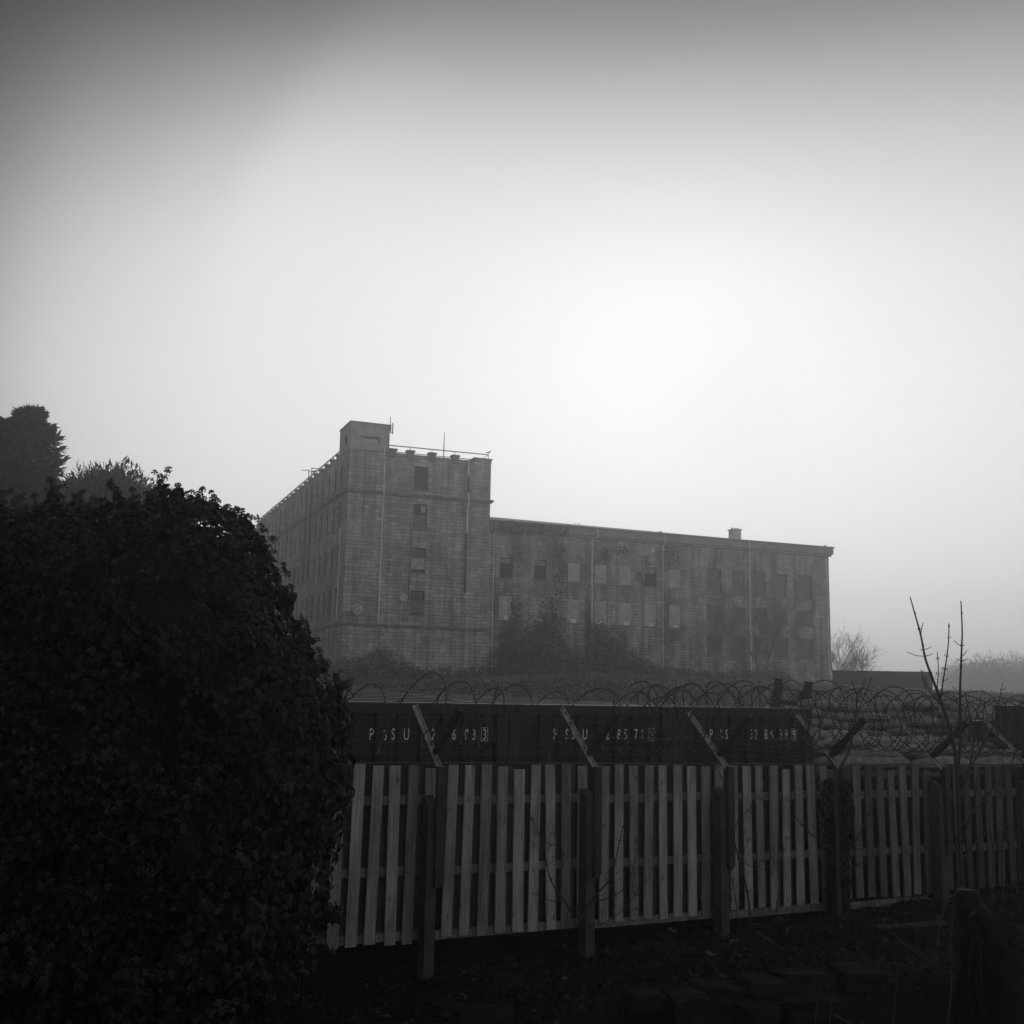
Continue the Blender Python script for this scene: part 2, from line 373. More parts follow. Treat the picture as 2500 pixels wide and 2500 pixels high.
ys = np.unique(np.concatenate([np.linspace(-120, -4, 12), np.linspace(-4, 8, 25), np.linspace(8, 17, 91), np.linspace(17, 110, 63), np.linspace(110, 300, 24)]))
X, Y = np.meshgrid(xs, ys); Zg = ground_z(X, Y)
g = MB(); g.v = np.stack([X, Y, Zg], -1).reshape(-1, 3).tolist(); nx = len(xs)
g.f = [(j * nx + i, j * nx + i + 1, (j + 1) * nx + i + 1, (j + 1) * nx + i) for j in range(len(ys) - 1) for i in range(nx - 1)]
g.m = [0] * len(g.f); g.smooth = True
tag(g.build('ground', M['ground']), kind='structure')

# ------------------------------------------------------------------ haze: one closed box round the whole scene
h = MB(); h.box(-305, 305, -125, 305, -5.5, 27.0)
hz = bpy.data.materials.new('haze'); hz.use_nodes = True; t = hz.node_tree; t.nodes.clear()
vo = t.nodes.new('ShaderNodeVolumePrincipled'); vo.inputs['Color'].default_value = (.86, .86, .86, 1); vo.inputs['Density'].default_value = HAZE
vo.inputs['Anisotropy'].default_value = 0.78
t.links.new(vo.outputs[0], t.nodes.new('ShaderNodeOutputMaterial').inputs['Volume'])
tag(h.build('haze', hz), kind='stuff')

# ------------------------------------------------------------------ the stone buildings
BYAW = .380
B0 = Vector((-11.939, 79.218, 0)); GB = 0.2
def wall_faces(mb, u_range, z_range, openings, to3, depth, m=0):
    """wall rectangle with real openings and reveals; to3(u, z, d) -> point, d = depth into the wall"""
    us = sorted({u_range[0], u_range[1], *[q for o in openings for q in o[:2]]}); zs = sorted({z_range[0], z_range[1], *[q for o in openings for q in o[2:4]]})
    for a, b in zip(us, us[1:]):
        run = None
        for c, d in zip(zs, zs[1:]):
            hole = any(o[0] <= (a + b) / 2 <= o[1] and o[2] <= (c + d) / 2 <= o[3] for o in openings)
            if not hole:
                if run is None: run = [c, d]
                else: run[1] = d
            if hole or d == zs[-1]:
                if run: mb.quad(to3(a, run[0], 0), to3(b, run[0], 0), to3(b, run[1], 0), to3(a, run[1], 0), m=m)
                run = None
    for o in openings:
        a, b, c, d = o[:4]
        for (p, q) in (((a, c), (a, d)), ((b, d), (b, c)), ((b, c), (a, c)), ((a, d), (b, d))):
            mb.quad(to3(*p, 0), to3(*q, 0), to3(*q, depth), to3(*p, depth), m=m)
front = lambda y0: (lambda u, z, d: (u, y0 + d, z))
side = lambda x0: (lambda u, z, d: (x0 + d, u, z))

def slab(mb, to3, u0, u1, z0, z1, d0, d1, m=0):
    p = [to3(u, z, d) for d in (d0, d1) for (u, z) in ((u0, z0), (u1, z0), (u1, z1), (u0, z1))]
    i = len(mb.v); mb.v += p
    for q in ((0, 1, 2, 3), (7, 6, 5, 4), (0, 4, 5, 1), (1, 5, 6, 2), (2, 6, 7, 3), (3, 7, 4, 0)):
        mb.f.append(tuple(i + k for k in q)); mb.m.append(m)

def window(parent, to3, u0, u1, z0, z1, style, dep=.22):
    H = z1 - z0; W = u1 - u0; e = .004
    mb = MB()
    if style == 'blocked': slab(mb, to3, u0 + e, u1 - e, z0 + e, z1 - e, .05, .2); wn = mb.build('window', M['infill'], parent)
    elif style == 'blocked_dark': slab(mb, to3, u0 + e, u1 - e, z0 + e, z1 - e, .06, .2); wn = mb.build('window', M['infill_dark'], parent)
    else: slab(mb, to3, u0 + e, u1 - e, z0 + e, z1 - e, dep - .04, dep - .005); wn = mb.build('window', M['opening_hazed'] if style == 'hazed' else M['shutter'], parent)
    sl = MB(); slab(sl, to3, u0 - .1, u1 + .1, z0 - .14, z0 - .004, -.06, .12); sl.build('sill', M['stone_trim'], wn)
    def piece(nm, a, b, c, d, p0, p1, mt):
        q = MB(); slab(q, to3, u0 + a * W, u0 + b * W, z0 + c * H, z0 + d * H, p0, p1); q.build(nm, mt, wn)
    def frame(a, b, c, d, mull=None, mt=M['frame_dark']):
        q = MB(); tk = .05
        for A in ((a, b, c, c + tk / H), (a, b, d - tk / H, d), (a, a + tk / W, c + tk / H, d - tk / H), (b - tk / W, b, c + tk / H, d - tk / H)):
            slab(q, to3, u0 + A[0] * W, u0 + A[1] * W, z0 + A[2] * H, z0 + A[3] * H, dep - .10, dep - .045)
        if mull: slab(q, to3, u0 + mull * W - .025, u0 + mull * W + .025, z0 + c * H + tk, z0 + d * H - tk, dep - .095, dep - .045)
        q.build('window_frame', mt, wn)
    if style == 'half_open':
        frame(.52, .97, .63, .97); piece('pane', .57, .92, .67, .94, dep - .07, dep - .05, M['board_pale'])  # pane coloured pale as a sky reflection
        piece('board', .02, .98, .01, .55, dep - .09, dep - .045, M['board_grey'])
    elif style == 'pale_board':
        frame(.03, .97, .60, .98, .5); piece('pane', .08, .47, .64, .94, dep - .06, dep - .05, M['board_grey']); piece('pane', .53, .92, .64, .94, dep - .06, dep - .05, M['board_grey'])  # both panes coloured grey as sky reflections
        piece('board', .02, .98, .14, .59, dep - .12, dep - .045, M['board_pale'])
    elif style == 'grey_board':
        frame(.03, .97, .62, .98, .5); piece('pane', .08, .47, .66, .94, dep - .06, dep - .05, M['glass']); piece('pane', .53, .92, .66, .94, dep - .06, dep - .05, M['glass'])
        piece('board', .02, .98, .06, .61, dep - .12, dep - .045, M['board_grey'])
    elif style == 'shutter':
        piece('board', .02, .90, .73, .96, dep - .16, dep - .045, M['infill_dark'])
        frame(.0, 1.0, .0, 1.0)
    elif style == 'tall':
        frame(.0, 1.0, .0, 1.0, .5); piece('pane', .06, .94, .03, .97, dep - .044, dep - .041, M['glass'])
    return wn

# --- tall block at the corner
root = empty('mill_block', B0, BYAW, 'tall granite mill block with rooftop box, railed parapet and long receding left side', 'building')
LEN, WID, EAVE = 42.5, 11.05, 17.42
fo = [(4.95, 6.05, 14.93, 16.68), (4.97, 6.05, 11.98, 13.84), (4.96, 6.03, 8.68, 10.56), (4.95, 6.05, 5.6, 7.37)]
so = []
for k in range(19):
    u = 2.05 + 2.13 * k
    for z0, z1 in ((14.9, 16.72), (11.95, 13.92), (8.85, 10.65), (5.6, 7.52)):
        so.append((u, u + 1.02, z0, z1))
wl = MB()
wall_faces(wl, (0, WID), (-1.5, EAVE), fo, front(0), .22)
wall_faces(wl, (0, LEN), (-1.5, EAVE), so, side(0), .22)
wl.quad((WID, 0, -1.5), (WID, LEN, -1.5), (WID, LEN, EAVE), (WID, 0, EAVE))
wl.quad((WID, LEN, -1.5), (0, LEN, -1.5), (0, LEN, EAVE), (WID, LEN, EAVE))
wl.build('wall', M['granite'], root)
rf = MB(); rf.box(.02, WID - .02, .02, LEN - .02, EAVE - .5, EAVE - .08); rf.build('roof', M['fascia'], root)
for st, q in zip(('dark', 'half_open', 'pale_board', 'grey_board'), fo): window(root, front(0), *q[:4], st)
proto = None
for q in so:
    if proto is None:
        proto = window(root, side(0), *q[:4], 'tall'); pq = q
    else:
        c = copy_tree(proto, root); c.location = (0, q[0] - pq[0], q[2] - pq[2])
def mould(u0, u1, L1, z, hgt, proud):
    mb = MB()
    mb.box(-proud, WID + proud, -proud, -.003, z, z + hgt); mb.box(-proud, -.003, .0, L1, z, z + hgt); mb.box(WID + .003, WID + proud, 0, L1 * .3, z, z + hgt)
    mb.box(-proud * .5, WID + proud * .5, -proud * .5, -.003, z - hgt * .8, z - .003); mb.box(-proud * .5, -.003, 0, L1, z - hgt * .8, z - .003)
    return mb
mould(0, 0, LEN, 14.42, .14, .22).build('string_course', M['stone_trim'], root)
mould(0, 0, LEN, 4.70, .10, .12).build('plinth_ledge', M['stone_trim'], root)
cp = MB()
cp.box(-.06, 9.66, -.06, .35, EAVE + .003, EAVE + .09); cp.box(-.06, .35, .36, LEN, EAVE + .003, EAVE + .09); cp.box(WID - .35, WID + .06, .4, LEN, EAVE + .003, EAVE + .09)
cp.build('coping', M['stone_trim'], root)
pp = MB(); pp.box(-.06, .44, -.22, .22, EAVE - .25, EAVE + .25); pp.box(-.13, .51, -.29, .29, EAVE + .253, EAVE + .38)
pier0 = pp.mesh('parapet_pier', M['stone_trim'])
def pier(x, y, s=1):
    o = bpy.data.objects.new('parapet_pier', pier0); col.objects.link(o); o.parent = root; o.location = (x, y, 0)
k = 0
for y in np.arange(3.9, 42, 2.06): pier(-.02, y)
for x in (3.0, 4.37, 6.08, 7.92): pier(x + .02, .05)
cpier = MB(); cpier.box(9.70, WID + .02, -.03, 1.4, EAVE + .003, EAVE + .27); cpier.box(9.62, WID + .09, -.1, 1.47, EAVE + .273, EAVE + .37)
cpier.build('corner_pier', M['granite'], root)
rl = MB()
yy = list(np.arange(3.9, 42, 2.06))
rl.tube([(.1, 3.0, 18.06), (.1, 42, 18.0)], .045, 5); rl.tube([(.1, 3.0, 17.62), (.1, 42, 17.6)], .035, 4)
for y in yy: rl.tube([(.12, y, 17.7), (.12, y, 18.05)], .04, 4)
rl.tube([(2.95, .1, 18.07), (10.85, .1, 18.13)], .042, 5); rl.tube([(2.95, .1, 17.6), (9.75, .1, 17.63)], .036, 5)
for x in (4.6, 6.3, 8.12, 10.85): rl.tube([(x, .1, 17.7), (x, .1, 18.12 if x < 10 else 18.22)], .024, 4)
rl.tube([(10.85, .1, 18.1), (10.3, .9, 17.75)], .022, 4)
rl.build('railing', M['metal_grey'], root)
# rooftop box with slit openings
bx = MB()
fo2 = [(.72, 2.22, 18.07, 18.55)]; so2 = [(.95, 2.3, 18.1, 18.72)]
wall_faces(bx, (-.04, 2.93), (EAVE + .0, 19.5), fo2, front(-.04), .35)
wall_faces(bx, (-.04, 3.38), (EAVE + .0, 19.5), so2, side(-.04), .35)
bx.quad((2.93, -.04, EAVE), (2.93, 3.38, EAVE), (2.93, 3.38, 19.5), (2.93, -.04, 19.5)); bx.quad((2.93, 3.38, EAVE), (-.04, 3.38, EAVE), (-.04, 3.38, 19.5), (2.93, 3.38, 19.5))
rb = bx.build('rooftop_box', M['render'], root)
b2 = MB(); b2.box(-.09, 2.98, -.09, 3.43, 19.503, 19.6); b2.build('box_roof', M['stone_trim'], rb)
b3 = MB(); b3.box(.722, 2.218, .17, .30, 18.072, 18.548); b3.box(.76, 2.1, .12, .168, 18.12, 18.40, m=1); b3.build('vent', [M['board_grey'], M['infill']], rb)
b4 = MB(); b4.box(.17, .30, .952, 2.298, 18.102, 18.718); b4.build('vent', M['shutter'], rb)
ap = MB(); ap.tube([(2.90, -.16, 19.1), (2.90, -.16, 20.2)], .03, 5); ap.tube([(3.12, -.10, 18.9), (3.12, -.10, 19.75)], .05, 5); ap.tube([(2.98, -.1, 18.95), (2.98, -.1, 19.6)], .04, 5); ap.tube([(2.94, -.1, 19.0), (3.14, -.1, 19.0)], .02, 4)
tag(ap.build('antenna', M['metal_grey'], None, None), 'small cluster of upright antennas on the right corner of the rooftop box', 'antenna'); bpy.data.objects['antenna'].location = B0; bpy.data.objects['antenna'].rotation_euler = (0, 0, BYAW)
def pipe(pts, rad, mt, par):
    mb = MB(); mb.tube(pts, rad, 6); a, b = Vector(pts[0]), Vector(pts[-1])
    return mb.build('downpipe', mt, par)
pipe([(2.58, -.09, 17.9), (2.58, -.30, 14.75), (2.6, -.30, 14.2), (2.6, -.09, 13.8), (2.6, -.09, 4.85)], .055, M['pipe_pale'], root)
pipe([(9.2, -.09, 17.5), (9.2, -.09, 16.3)], .06, M['pipe_pale'], root)
pipe([(9.23, -.10, 16.3), (9.23, -.10, 15.0)], .09, M['pipe_dark'], root)
pipe([(9.19, -.09, 15.0), (9.19, -.30, 14.7), (9.2, -.30, 14.1), (9.2, -.09, 13.6), (9.2, -.09, 11.9)], .07, M['pipe_pale'], root)
pipe([(9.16, -.10, 11.88), (9.16, -.10, 7.4)], .08, M['pipe_dark'], root)
pipe([(-.09, 1.6, 11.9), (-.09, 1.6, 5.0)], .06, M['pipe_pale'], root)
pipe([(4.86, -.06, 11.9), (4.78, -.06, 6.6)], .03, M['pipe_dark'], root)
for y in (12.9, 14.9, 27.2): pipe([(-.09, y, 17.0), (-.09, y, 9.0)], .07, M['pipe_dark'], root)
# --- wing
WR = MB()
wroot = empty('mill_wing', B0, BYAW, 'long lower granite mill wing with blocked windows, pale downpipes and a deep dark eaves band', 'building')
WX0, WX1, WT, WD = 11.05 + .003, 42.46, 13.06, 15.0
r1 = [(11.99, 13.02), (14.83, 15.86), (17.68, 18.74), (20.0, 21.08), (22.2, 23.28), (24.44, 25.52), (26.68, 27.75)]
r2 = [(30.2, 31.6), (32.65, 33.9), (34.65, 36.0), (36.7, 38.1), (39.1, 40.65)]
wo_ = []
for i, (a, b) in enumerate(r1):
    wo_.append((a, b, 8.72, 10.24, 'shutter' if i in (0, 1, 5) else 'blocked')); wo_.append((a, b, 5.52, 7.35, 'blocked'))
for i, (a, b) in enumerate(r2):
    wo_.append((a, b, 8.52, 10.45, 'hazed')); wo_.append((a, b, 6.2, 7.48, 'hazed')); wo_.append((a, b, 3.48, 5.1, 'hazed'))
w0 = .06
wall_faces(WR, (WX0, WX1), (-1, WT), wo_, front(w0), .22)
WR.quad((WX1, w0, -1), (WX1, WD, -1), (WX1, WD, WT), (WX1, w0, WT)); WR.quad((WX1, WD, -1), (WX0, WD, -1), (WX0, WD, WT), (WX1, WD, WT))
WR.build('wall', M['granite_wing'], wroot)
for q in wo_: window(wroot, front(w0), *q[:5])
fs = MB(); fs.box(WX0 + .02, WX1 + .30, w0 - .30, w0 - .003, 12.42, 13.04); fs.box(WX1 + .003, WX1 + .30, w0, WD, 12.42, 13.04)
fs.box(WX0 + .02, WX1 + .2, w0 - .14, w0 - .003, 12.24, 12.417)
fs.build('eaves_band', M['fascia'], wroot)
gt = MB(); gt.tube([(WX0 + .05, w0 - .36, 13.02), (WX1 + .36, w0 - .36, 13.02)], .07, 6); gt.build('gutter', M['fascia'], wroot)
ro = MB(); ro.quad((WX0, w0 - .3, WT), (WX1 + .3, w0 - .3, WT), (WX1 - 1.0, 2.2, WT + .40), (WX0, 2.2, WT + .62)); ro.quad((WX0, 2.2, WT + .62), (WX1 - 1, 2.2, WT + .40), (WX1, WD, WT + .1), (WX0, WD, WT + .1)); ro.quad((WX1 + .3, w0 - .3, WT), (WX1, WD, WT + .1), (WX1 - 1, 2.2, WT + .4))
ro.build('roof', M['roof_light'], wroot)
for pts, rr in (([(11.42, w0 - .4, 12.95), (11.42, w0 - .4, 12.3), (11.42, w0 - .09, 12.15), (11.44, w0 - .09, 1.6)], .035),
                ([(20.05, w0 - .42, 12.95), (20.05, w0 - .42, 12.35), (19.7, w0 - .09, 12.12), (19.76, w0 - .09, 1.4)], .065),
                ([(26.09, w0 - .4, 12.9), (26.09, w0 - .4, 12.3), (26.07, w0 - .09, 12.1), (26.07, w0 - .09, 1.6)], .03),
                ([(34.1, w0 - .42, 12.95), (34.1, w0 - .42, 12.45), (34.33, w0 - .09, 12.15), (34.34, w0 - .09, 1.4)], .06),
                ([(42.15, w0 - .09, 12.3), (42.17, w0 - .09, 2)], .045)):
    pipe(pts, rr, M['pipe_pale'], wroot)
for i, (x, z) in enumerate([(12.55, 5.66), (15.35, 5.7), (18.19, 5.62), (20.58, 5.61), (22.8, 5.59), (25.02, 5.58), (27.25, 5.55)]):
    v = MB(); s = (.17, .13, .19, .19, .19, .18, .17)[i]; v.box(x - s, x + s, w0 - .03, w0 + .046, z - s, z + s * 1.1); v.box(x - s * .55, x + s * .55, w0 - .05, w0 - .033, z - s * .5, z + s * .6); v.build('vent_cover', M['white'], wroot)
ch = MB(); ch.box(34.93, 35.68, 3.2, 4.0, 12.9, 14.45); ch.box(34.87, 35.74, 3.14, 4.06, 14.453, 14.57)
for q in range(5): ch.box(34.95 + q * .16, 35.01 + q * .16, 3.15, 3.197, 13.3, 14.4)
for q in (35.0, 35.35, 35.55): ch.box(q, q + .08, 3.5, 3.7, 14.573, 14.7)
ch.build('chimney', M['pale_metal'], wroot)
cr = MB(); cr.tube([(34.35, 3.1, 13.2), (34.35, 3.1, 13.85), (34.95, 3.1, 14.0)], .03, 4); cr.tube([(34.35, 3.1, 13.7), (35.55, 3.1, 13.8)], .025, 4); cr.build('ladder_rail', M['pale_metal'], wroot)

def BL(x, y, z):                                      # building-local to world
    c, s = math.cos(BYAW), math.sin(BYAW); return Vector((B0.x + x * c - y * s, B0.y + x * s + y * c, z))
def aerial(x, y, z0, z1, label, flip):
    r = empty('tv_aerial', BL(x, y, z0), BYAW, label, 'aerial')
    a = MB(); a.tube([(0, 0, -.6), (0, 0, z1 - z0)], .045, 5); a.build('mast', M['metal_grey'], r)
    b = MB(); t_ = z1 - z0 - .05; L_ = 1.35 if not flip else .7
    d = Vector((.95, -.25, .0)) if not flip else Vector((-.9, -.3, -.12))
    b.tube([(0, 0, t_), tuple(Vector((0, 0, t_)) + d * L_)], .035, 4)
    for q in np.linspace(.1, 1, 6):
        c0 = Vector((0, 0, t_)) + d * (L_ * q); b.tube([tuple(c0 + Vector((.02, .16, 0))), tuple(c0 - Vector((.02, .16, 0)))], .025, 3)
    b.build('array', M['metal_grey'], r)
aerial(.6, 17.99, 17.5, 19.25, 'thin TV aerial with a short drooping head on the left roof edge', True)
aerial(.6, 16.74, 17.5, 19.2, 'TV aerial with a long flat crossbar on the left roof edge', False)
wa = MB(); wa.tube([(7.3, .3, 17.3), (7.3, .3, 18.5), (7.3, .3, 19.6)], [.045, .036, .025], 5)
o = wa.build('whip_antenna', M['metal_grey']); o.location = B0; o.rotation_euler = (0, 0, BYAW); tag(o, 'single tall whip antenna rising above the railed parapet', 'antenna')
def dish(x, z, rad, label, mt, vines):
    r = empty('satellite_dish', BL(x, -.05, z), BYAW, label, 'dish')
    a = MB(); n = 20; ring = []
    M4 = Matrix.Rotation(R(62), 4, 'X') @ Matrix.Rotation(R(-15), 4, 'Y')
    i = 0
    for k, (q, d) in enumerate(((0, -.10), (.5, -.07), (1, .0))):
        for j in range(n):
            tt = 2 * math.pi * j / n; a.v.append(tuple(Vector((q * rad * math.cos(tt), -.38, 0)) + (Matrix.Rotation(R(-12), 3, 'X') @ Vector((0, -d, q * rad * 1.1 * math.sin(tt))))))
    for k in range(2):
        for j in range(n): a.f.append((k * n + j, k * n + (j + 1) % n, (k + 1) * n + (j + 1) % n, (k + 1) * n + j)); a.m.append(0)
    a.smooth = True; ds = a.build('bowl', mt, r); so_ = ds.modifiers.new('t', 'SOLIDIFY'); so_.thickness = .02
    b = MB(); b.tube([(0, .05, 0), (0, -.3, 0)], .03, 5); b.tube([(0, -.36, -rad), (0, -.85, -.05)], .015, 4); b.box(-.05, .05, -.92, -.82, -.1, .02); b.build('bracket', M['metal_grey'], r)
    if vines:
        c = MB()
        for k in range(9):
            p = Vector((rnd.uniform(-.8, -.1), -.9, rnd.uniform(-.5, .1))); c.tube([p + Vector((0, .3, -.6)), p, p + Vector((rnd.uniform(.4, .9), .1, rnd.uniform(.3, .6)))], .014, 3)
        o = c.build('climbing_twigs', M['twigs'], None); o.location = BL(x, -.05, z); o.rotation_euler = (0, 0, BYAW); tag(o, 'bare climbing twigs in front of the lower left satellite dish', 'twigs')
dish(.94, 5.75, .40, 'round pale satellite dish low on the left of the tall block', M['dish'], True)
dish(4.35, 6.75, .30, 'smaller grey satellite dish beside the lowest window of the tall block', M['infill'], False)
def bird(p, label, s=1.0, rz=0):
    b = MB(); b.smooth = True; n = 8
    prof = [(-.20, .0, .01), (-.13, .005, .045), (-.03, .02, .075), (.07, .05, .065), (.12, .10, .04), (.16, .145, .045), (.20, .15, .03), (.24, .14, .006)]
    b.tube([(x * s, 0, (.1 + z) * s) for x, z, r in prof], [r * s for x, z, r in prof], n)
    b.tube([(-.15 * s, 0, .1 * s), (-.36 * s, 0, .06 * s)], [.04 * s, .015 * s], 4)
    for q in (-.03, .03): b.tube([(0, q * s, .06 * s), (.0, q * s, -.01)], .008, 3)
    o = b.build('bird', M['bird']); o.location = p; o.rotation_euler = (0, 0, rz); tag(o, label, 'bird', 'birds perched on the roofs')
bird(BL(18.85, 1.2, 13.5), 'left bird of the close pair perched on the wing roof', .5, 1.3)
bird(BL(19.15, 1.2, 13.48), 'right bird of the close pair perched on the wing roof', .5, 1.9)
bird(BL(26.0, .2, 13.14), 'dark bird perched low on the middle of the wing roof edge', .7, 3.0)
bird(BL(42.3, .3, 13.12), 'pale gull perched on the far right end of the wing roof', .75, .4)
bird(BL(10.87, .1, 18.22), 'bird perched on the last railing post by the right corner pier', .8, .2)
bird(BL(.1, 13.5, 18.10), 'bird perched on the railing of the left side nearest the aerials', 1.0, .5)

# --- low wall and slope right of the wing
bw_ = MB(); 
p = [Vector((22.95, 79.0, 0)), Vector((29.5, 78.0, 0))]
d = (p[1] - p[0]).normalized(); n_ = Vector((-d.y, d.x, 0)) * .35
for z0, z1, wd in ((-1.2, 1.95, 1.0), (1.953, 2.08, 1.25)):
    q = [p[0] - n_ * wd, p[1] - n_ * wd, p[1] + n_ * wd, p[0] + n_ * wd]
    i = len(bw_.v); bw_.v += [(c.x, c.y, z0) for c in q] + [(c.x, c.y, z1) for c in q]
    for f_ in ((0, 1, 5, 4), (1, 2, 6, 5), (2, 3, 7, 6), (3, 0, 4, 7), (4, 5, 6, 7)): bw_.f.append(tuple(i + k for k in f_)); bw_.m.append(0)
tag(bw_.build('boundary_wall', M['rubble']), 'low flat-topped boundary wall right of the mill wing', 'wall')

# ------------------------------------------------------------------ vegetation builders
def crown_leaves(mb, blobs, n, size, V=OVAL_V, F=OVAL_F, shell=.55, updir=0.0):
    vol = np.array([b[1][0] * b[1][1] * b[1][2] for b in blobs]) ** .8; cnt = (n * vol / vol.sum()).astype(int)
    for (c, r), k in zip(blobs, cnt):
        u = rand_unit(k); rr = (shell + (1 - shell) * npr.random(k)) ; rr = np.where(npr.random(k) < .25, npr.random(k), rr)
        rr = rr * (1 + .10 * np.sin(u[:, 0] * 7 + c[0]) * np.cos(u[:, 2] * 6 + c[1]))
        P = np.array(c) + u * rr[:, None] * np.array(r)
        T = u + rand_unit(k) * .8 + np.array([0, 0, updir]); Nn = rand_unit(k) * .9 + u * .5
        scatter(mb, P, Nn, T, size * (.6 + .8 * npr.random(k)), V, F)
def branch(mb, p, d, ln, r, depth, bend=.25, up=.12, split=(2, 3), rmin=.004, spread=.6, n=4):
    pts = [Vector(p)]; rad = [r]; d = Vector(d).normalized()
    seg = 4
    for k in range(seg):
        d = (d + Vector((rnd.gauss(0, bend), rnd.gauss(0, bend), rnd.gauss(0, bend) + up)) * .35).normalized()
        pts.append(pts[-1] + d * ln / seg); rad.append(max(rmin, r * (1 - .45 * (k + 1) / seg)))
    mb.tube(pts, rad, n if depth > 2 else 3, cap=False)
    if depth <= 0: return
    for k in range(rnd.randint(*split) + (1 if depth > 1 else 0)):
        q = rnd.uniform(.35, 1.0) if k else 1.0
        j = min(seg, int(q * seg)); base = pts[j]
        x = d.orthogonal().normalized(); x.rotate(Matrix.Rotation(rnd.uniform(0, 6.28), 3, d))
        nd = (d + x * rnd.uniform(spread * .6, spread * 1.5)).normalized()
        branch(mb, base, nd, ln * rnd.uniform(.6, .8), rad[j] * .68, depth - 1, bend, up, split, rmin, spread, n)
def bare_tree(name, p, h, label, depth=6, r=.16, mt=None, lean=(0, 0, 1), trunks=1, spread=.6, group=None, first=.32, rmin=.012):
    root = empty(name, p, 0, label, 'tree', group)
    tr = MB(); cr = MB()
    for k in range(trunks):
        d = Vector(lean) + Vector((rnd.uniform(-.5, .5), rnd.uniform(-.3, .3), 0)) * (trunks > 1)
        d.normalize(); a = Vector((0, 0, -.3)); b = a + d * h * first
        tr.tube([a, (a + b) / 2 + Vector((rnd.uniform(-.1, .1), 0, 0)), b], [r, r * .85, r * .75], 7)
        for q in range(4 if trunks == 1 else 3):
            x = Vector((rnd.uniform(-1, 1), rnd.uniform(-1, 1), rnd.uniform(.4, 1.2))) * .8
            branch(cr, a.lerp(b, rnd.uniform(.65, 1.0)) if q else b, d + x * (q > 0), h * .30, r * .55, depth - 1, spread=spread, rmin=rmin)
    tr.build('trunk', mt or M['twigs'], root); cr.build('crown', mt or M['twigs'], root)
    return root
def shrub(p, blobs, n, size, label, name='shrub', group=None, stems=True, mt=None):
    root = empty(name, p, 0, label, 'shrub', group)
    lv = MB(); crown_leaves(lv, blobs, n, size); lv.build('foliage', mt or M['foliage'], root)
    st = MB()
    for c, r in blobs: st.tube([(c[0] * .3, c[1], -.4), (c[0] * .7, c[1], c[2] * .5), tuple(c)], [.06, .04, .015], 4)
    for c, r in blobs:
        for k in range(7):
            u = rand_unit(1)[0]; u[2] = abs(u[2]); st.tube([tuple(c), tuple(np.array(c) + u * np.array(r) * 1.15)], [.02, .006], 3)
    st.build('stems', M['twigs'], root)
    return root

# shrubs growing against the foot of the mill
def bshrub(x, y, blobs, n, label, size=.17):
    p = BL(x, y, 0); p.z = gz(p.x, p.y); return shrub(p, blobs, n, size, label, group='shrubs along the foot of the mill', mt=M['scrub'])
bshrub(1.6, -2.0, [((-1.5, 0, .7), (1.7, 1.1, .9)), ((.4, 0, 1.0), (1.6, 1.0, 1.1)), ((2.2, 0, .7), (1.6, 1, .8)), ((.8, .2, 1.7), (1.0, .7, .7))], 3400, 'low ragged shrub beneath the round satellite dish')
bshrub(7.0, -2.6, [((0, 0, .4), (2.4, 1.2, .6)), ((2.4, 0, .5), (1.7, 1, .7)), ((-2.4, 0, .4), (1.4, 1, .6))], 2600, 'wide low shrub under the middle of the tall block')
bshrub(13.6, -1.1, [((0, 0, 1.4), (2.1, 1.0, 1.8)), ((1.4, 0, 2.1), (1.8, .9, 2.0)), ((2.3, .2, 3.3), (1.3, .6, 1.6)), ((-.9, .2, 2.6), (1.3, .6, 1.6)), ((3.1, 0, 1.3), (1.7, .9, 1.4)), ((1.0, .3, 3.7), (1.0, .5, 1.2)), ((-1.8, 0, 1.0), (1.2, .9, 1.2)), ((4.5, 0, .7), (1.5, .8, .9))], 9000, 'largest dark shrub filling the corner beside the tall block')
bshrub(20.4, -1.0, [((0, 0, 1.4), (1.7, .9, 1.7)), ((-.6, .2, 2.8), (1.0, .6, 1.6)), ((1.4, 0, 1.1), (1.6, .9, 1.4)), ((.6, .2, 2.8), (1.1, .6, 1.2)), ((2.8, 0, .6), (1.4, .8, .8))], 5400, 'tall dark shrub climbing beside the thick pale downpipe')
bshrub(25.6, -1.3, [((0, 0, .4), (2.0, .9, .6)), ((2.0, 0, .4), (1.6, .8, .5)), ((-1.6, 0, .5), (1.4, .8, .7))], 2400, 'small low shrub under the middle of the wing')
bshrub(31.5, -1.6, [((0, 0, .5), (2.4, .9, .6)), ((3.0, 0, .5), (2.2, .9, .7)), ((-2.2, 0, .5), (1.6, .8, .5))], 2600, 'low broad shrub under the dark openings of the wing')
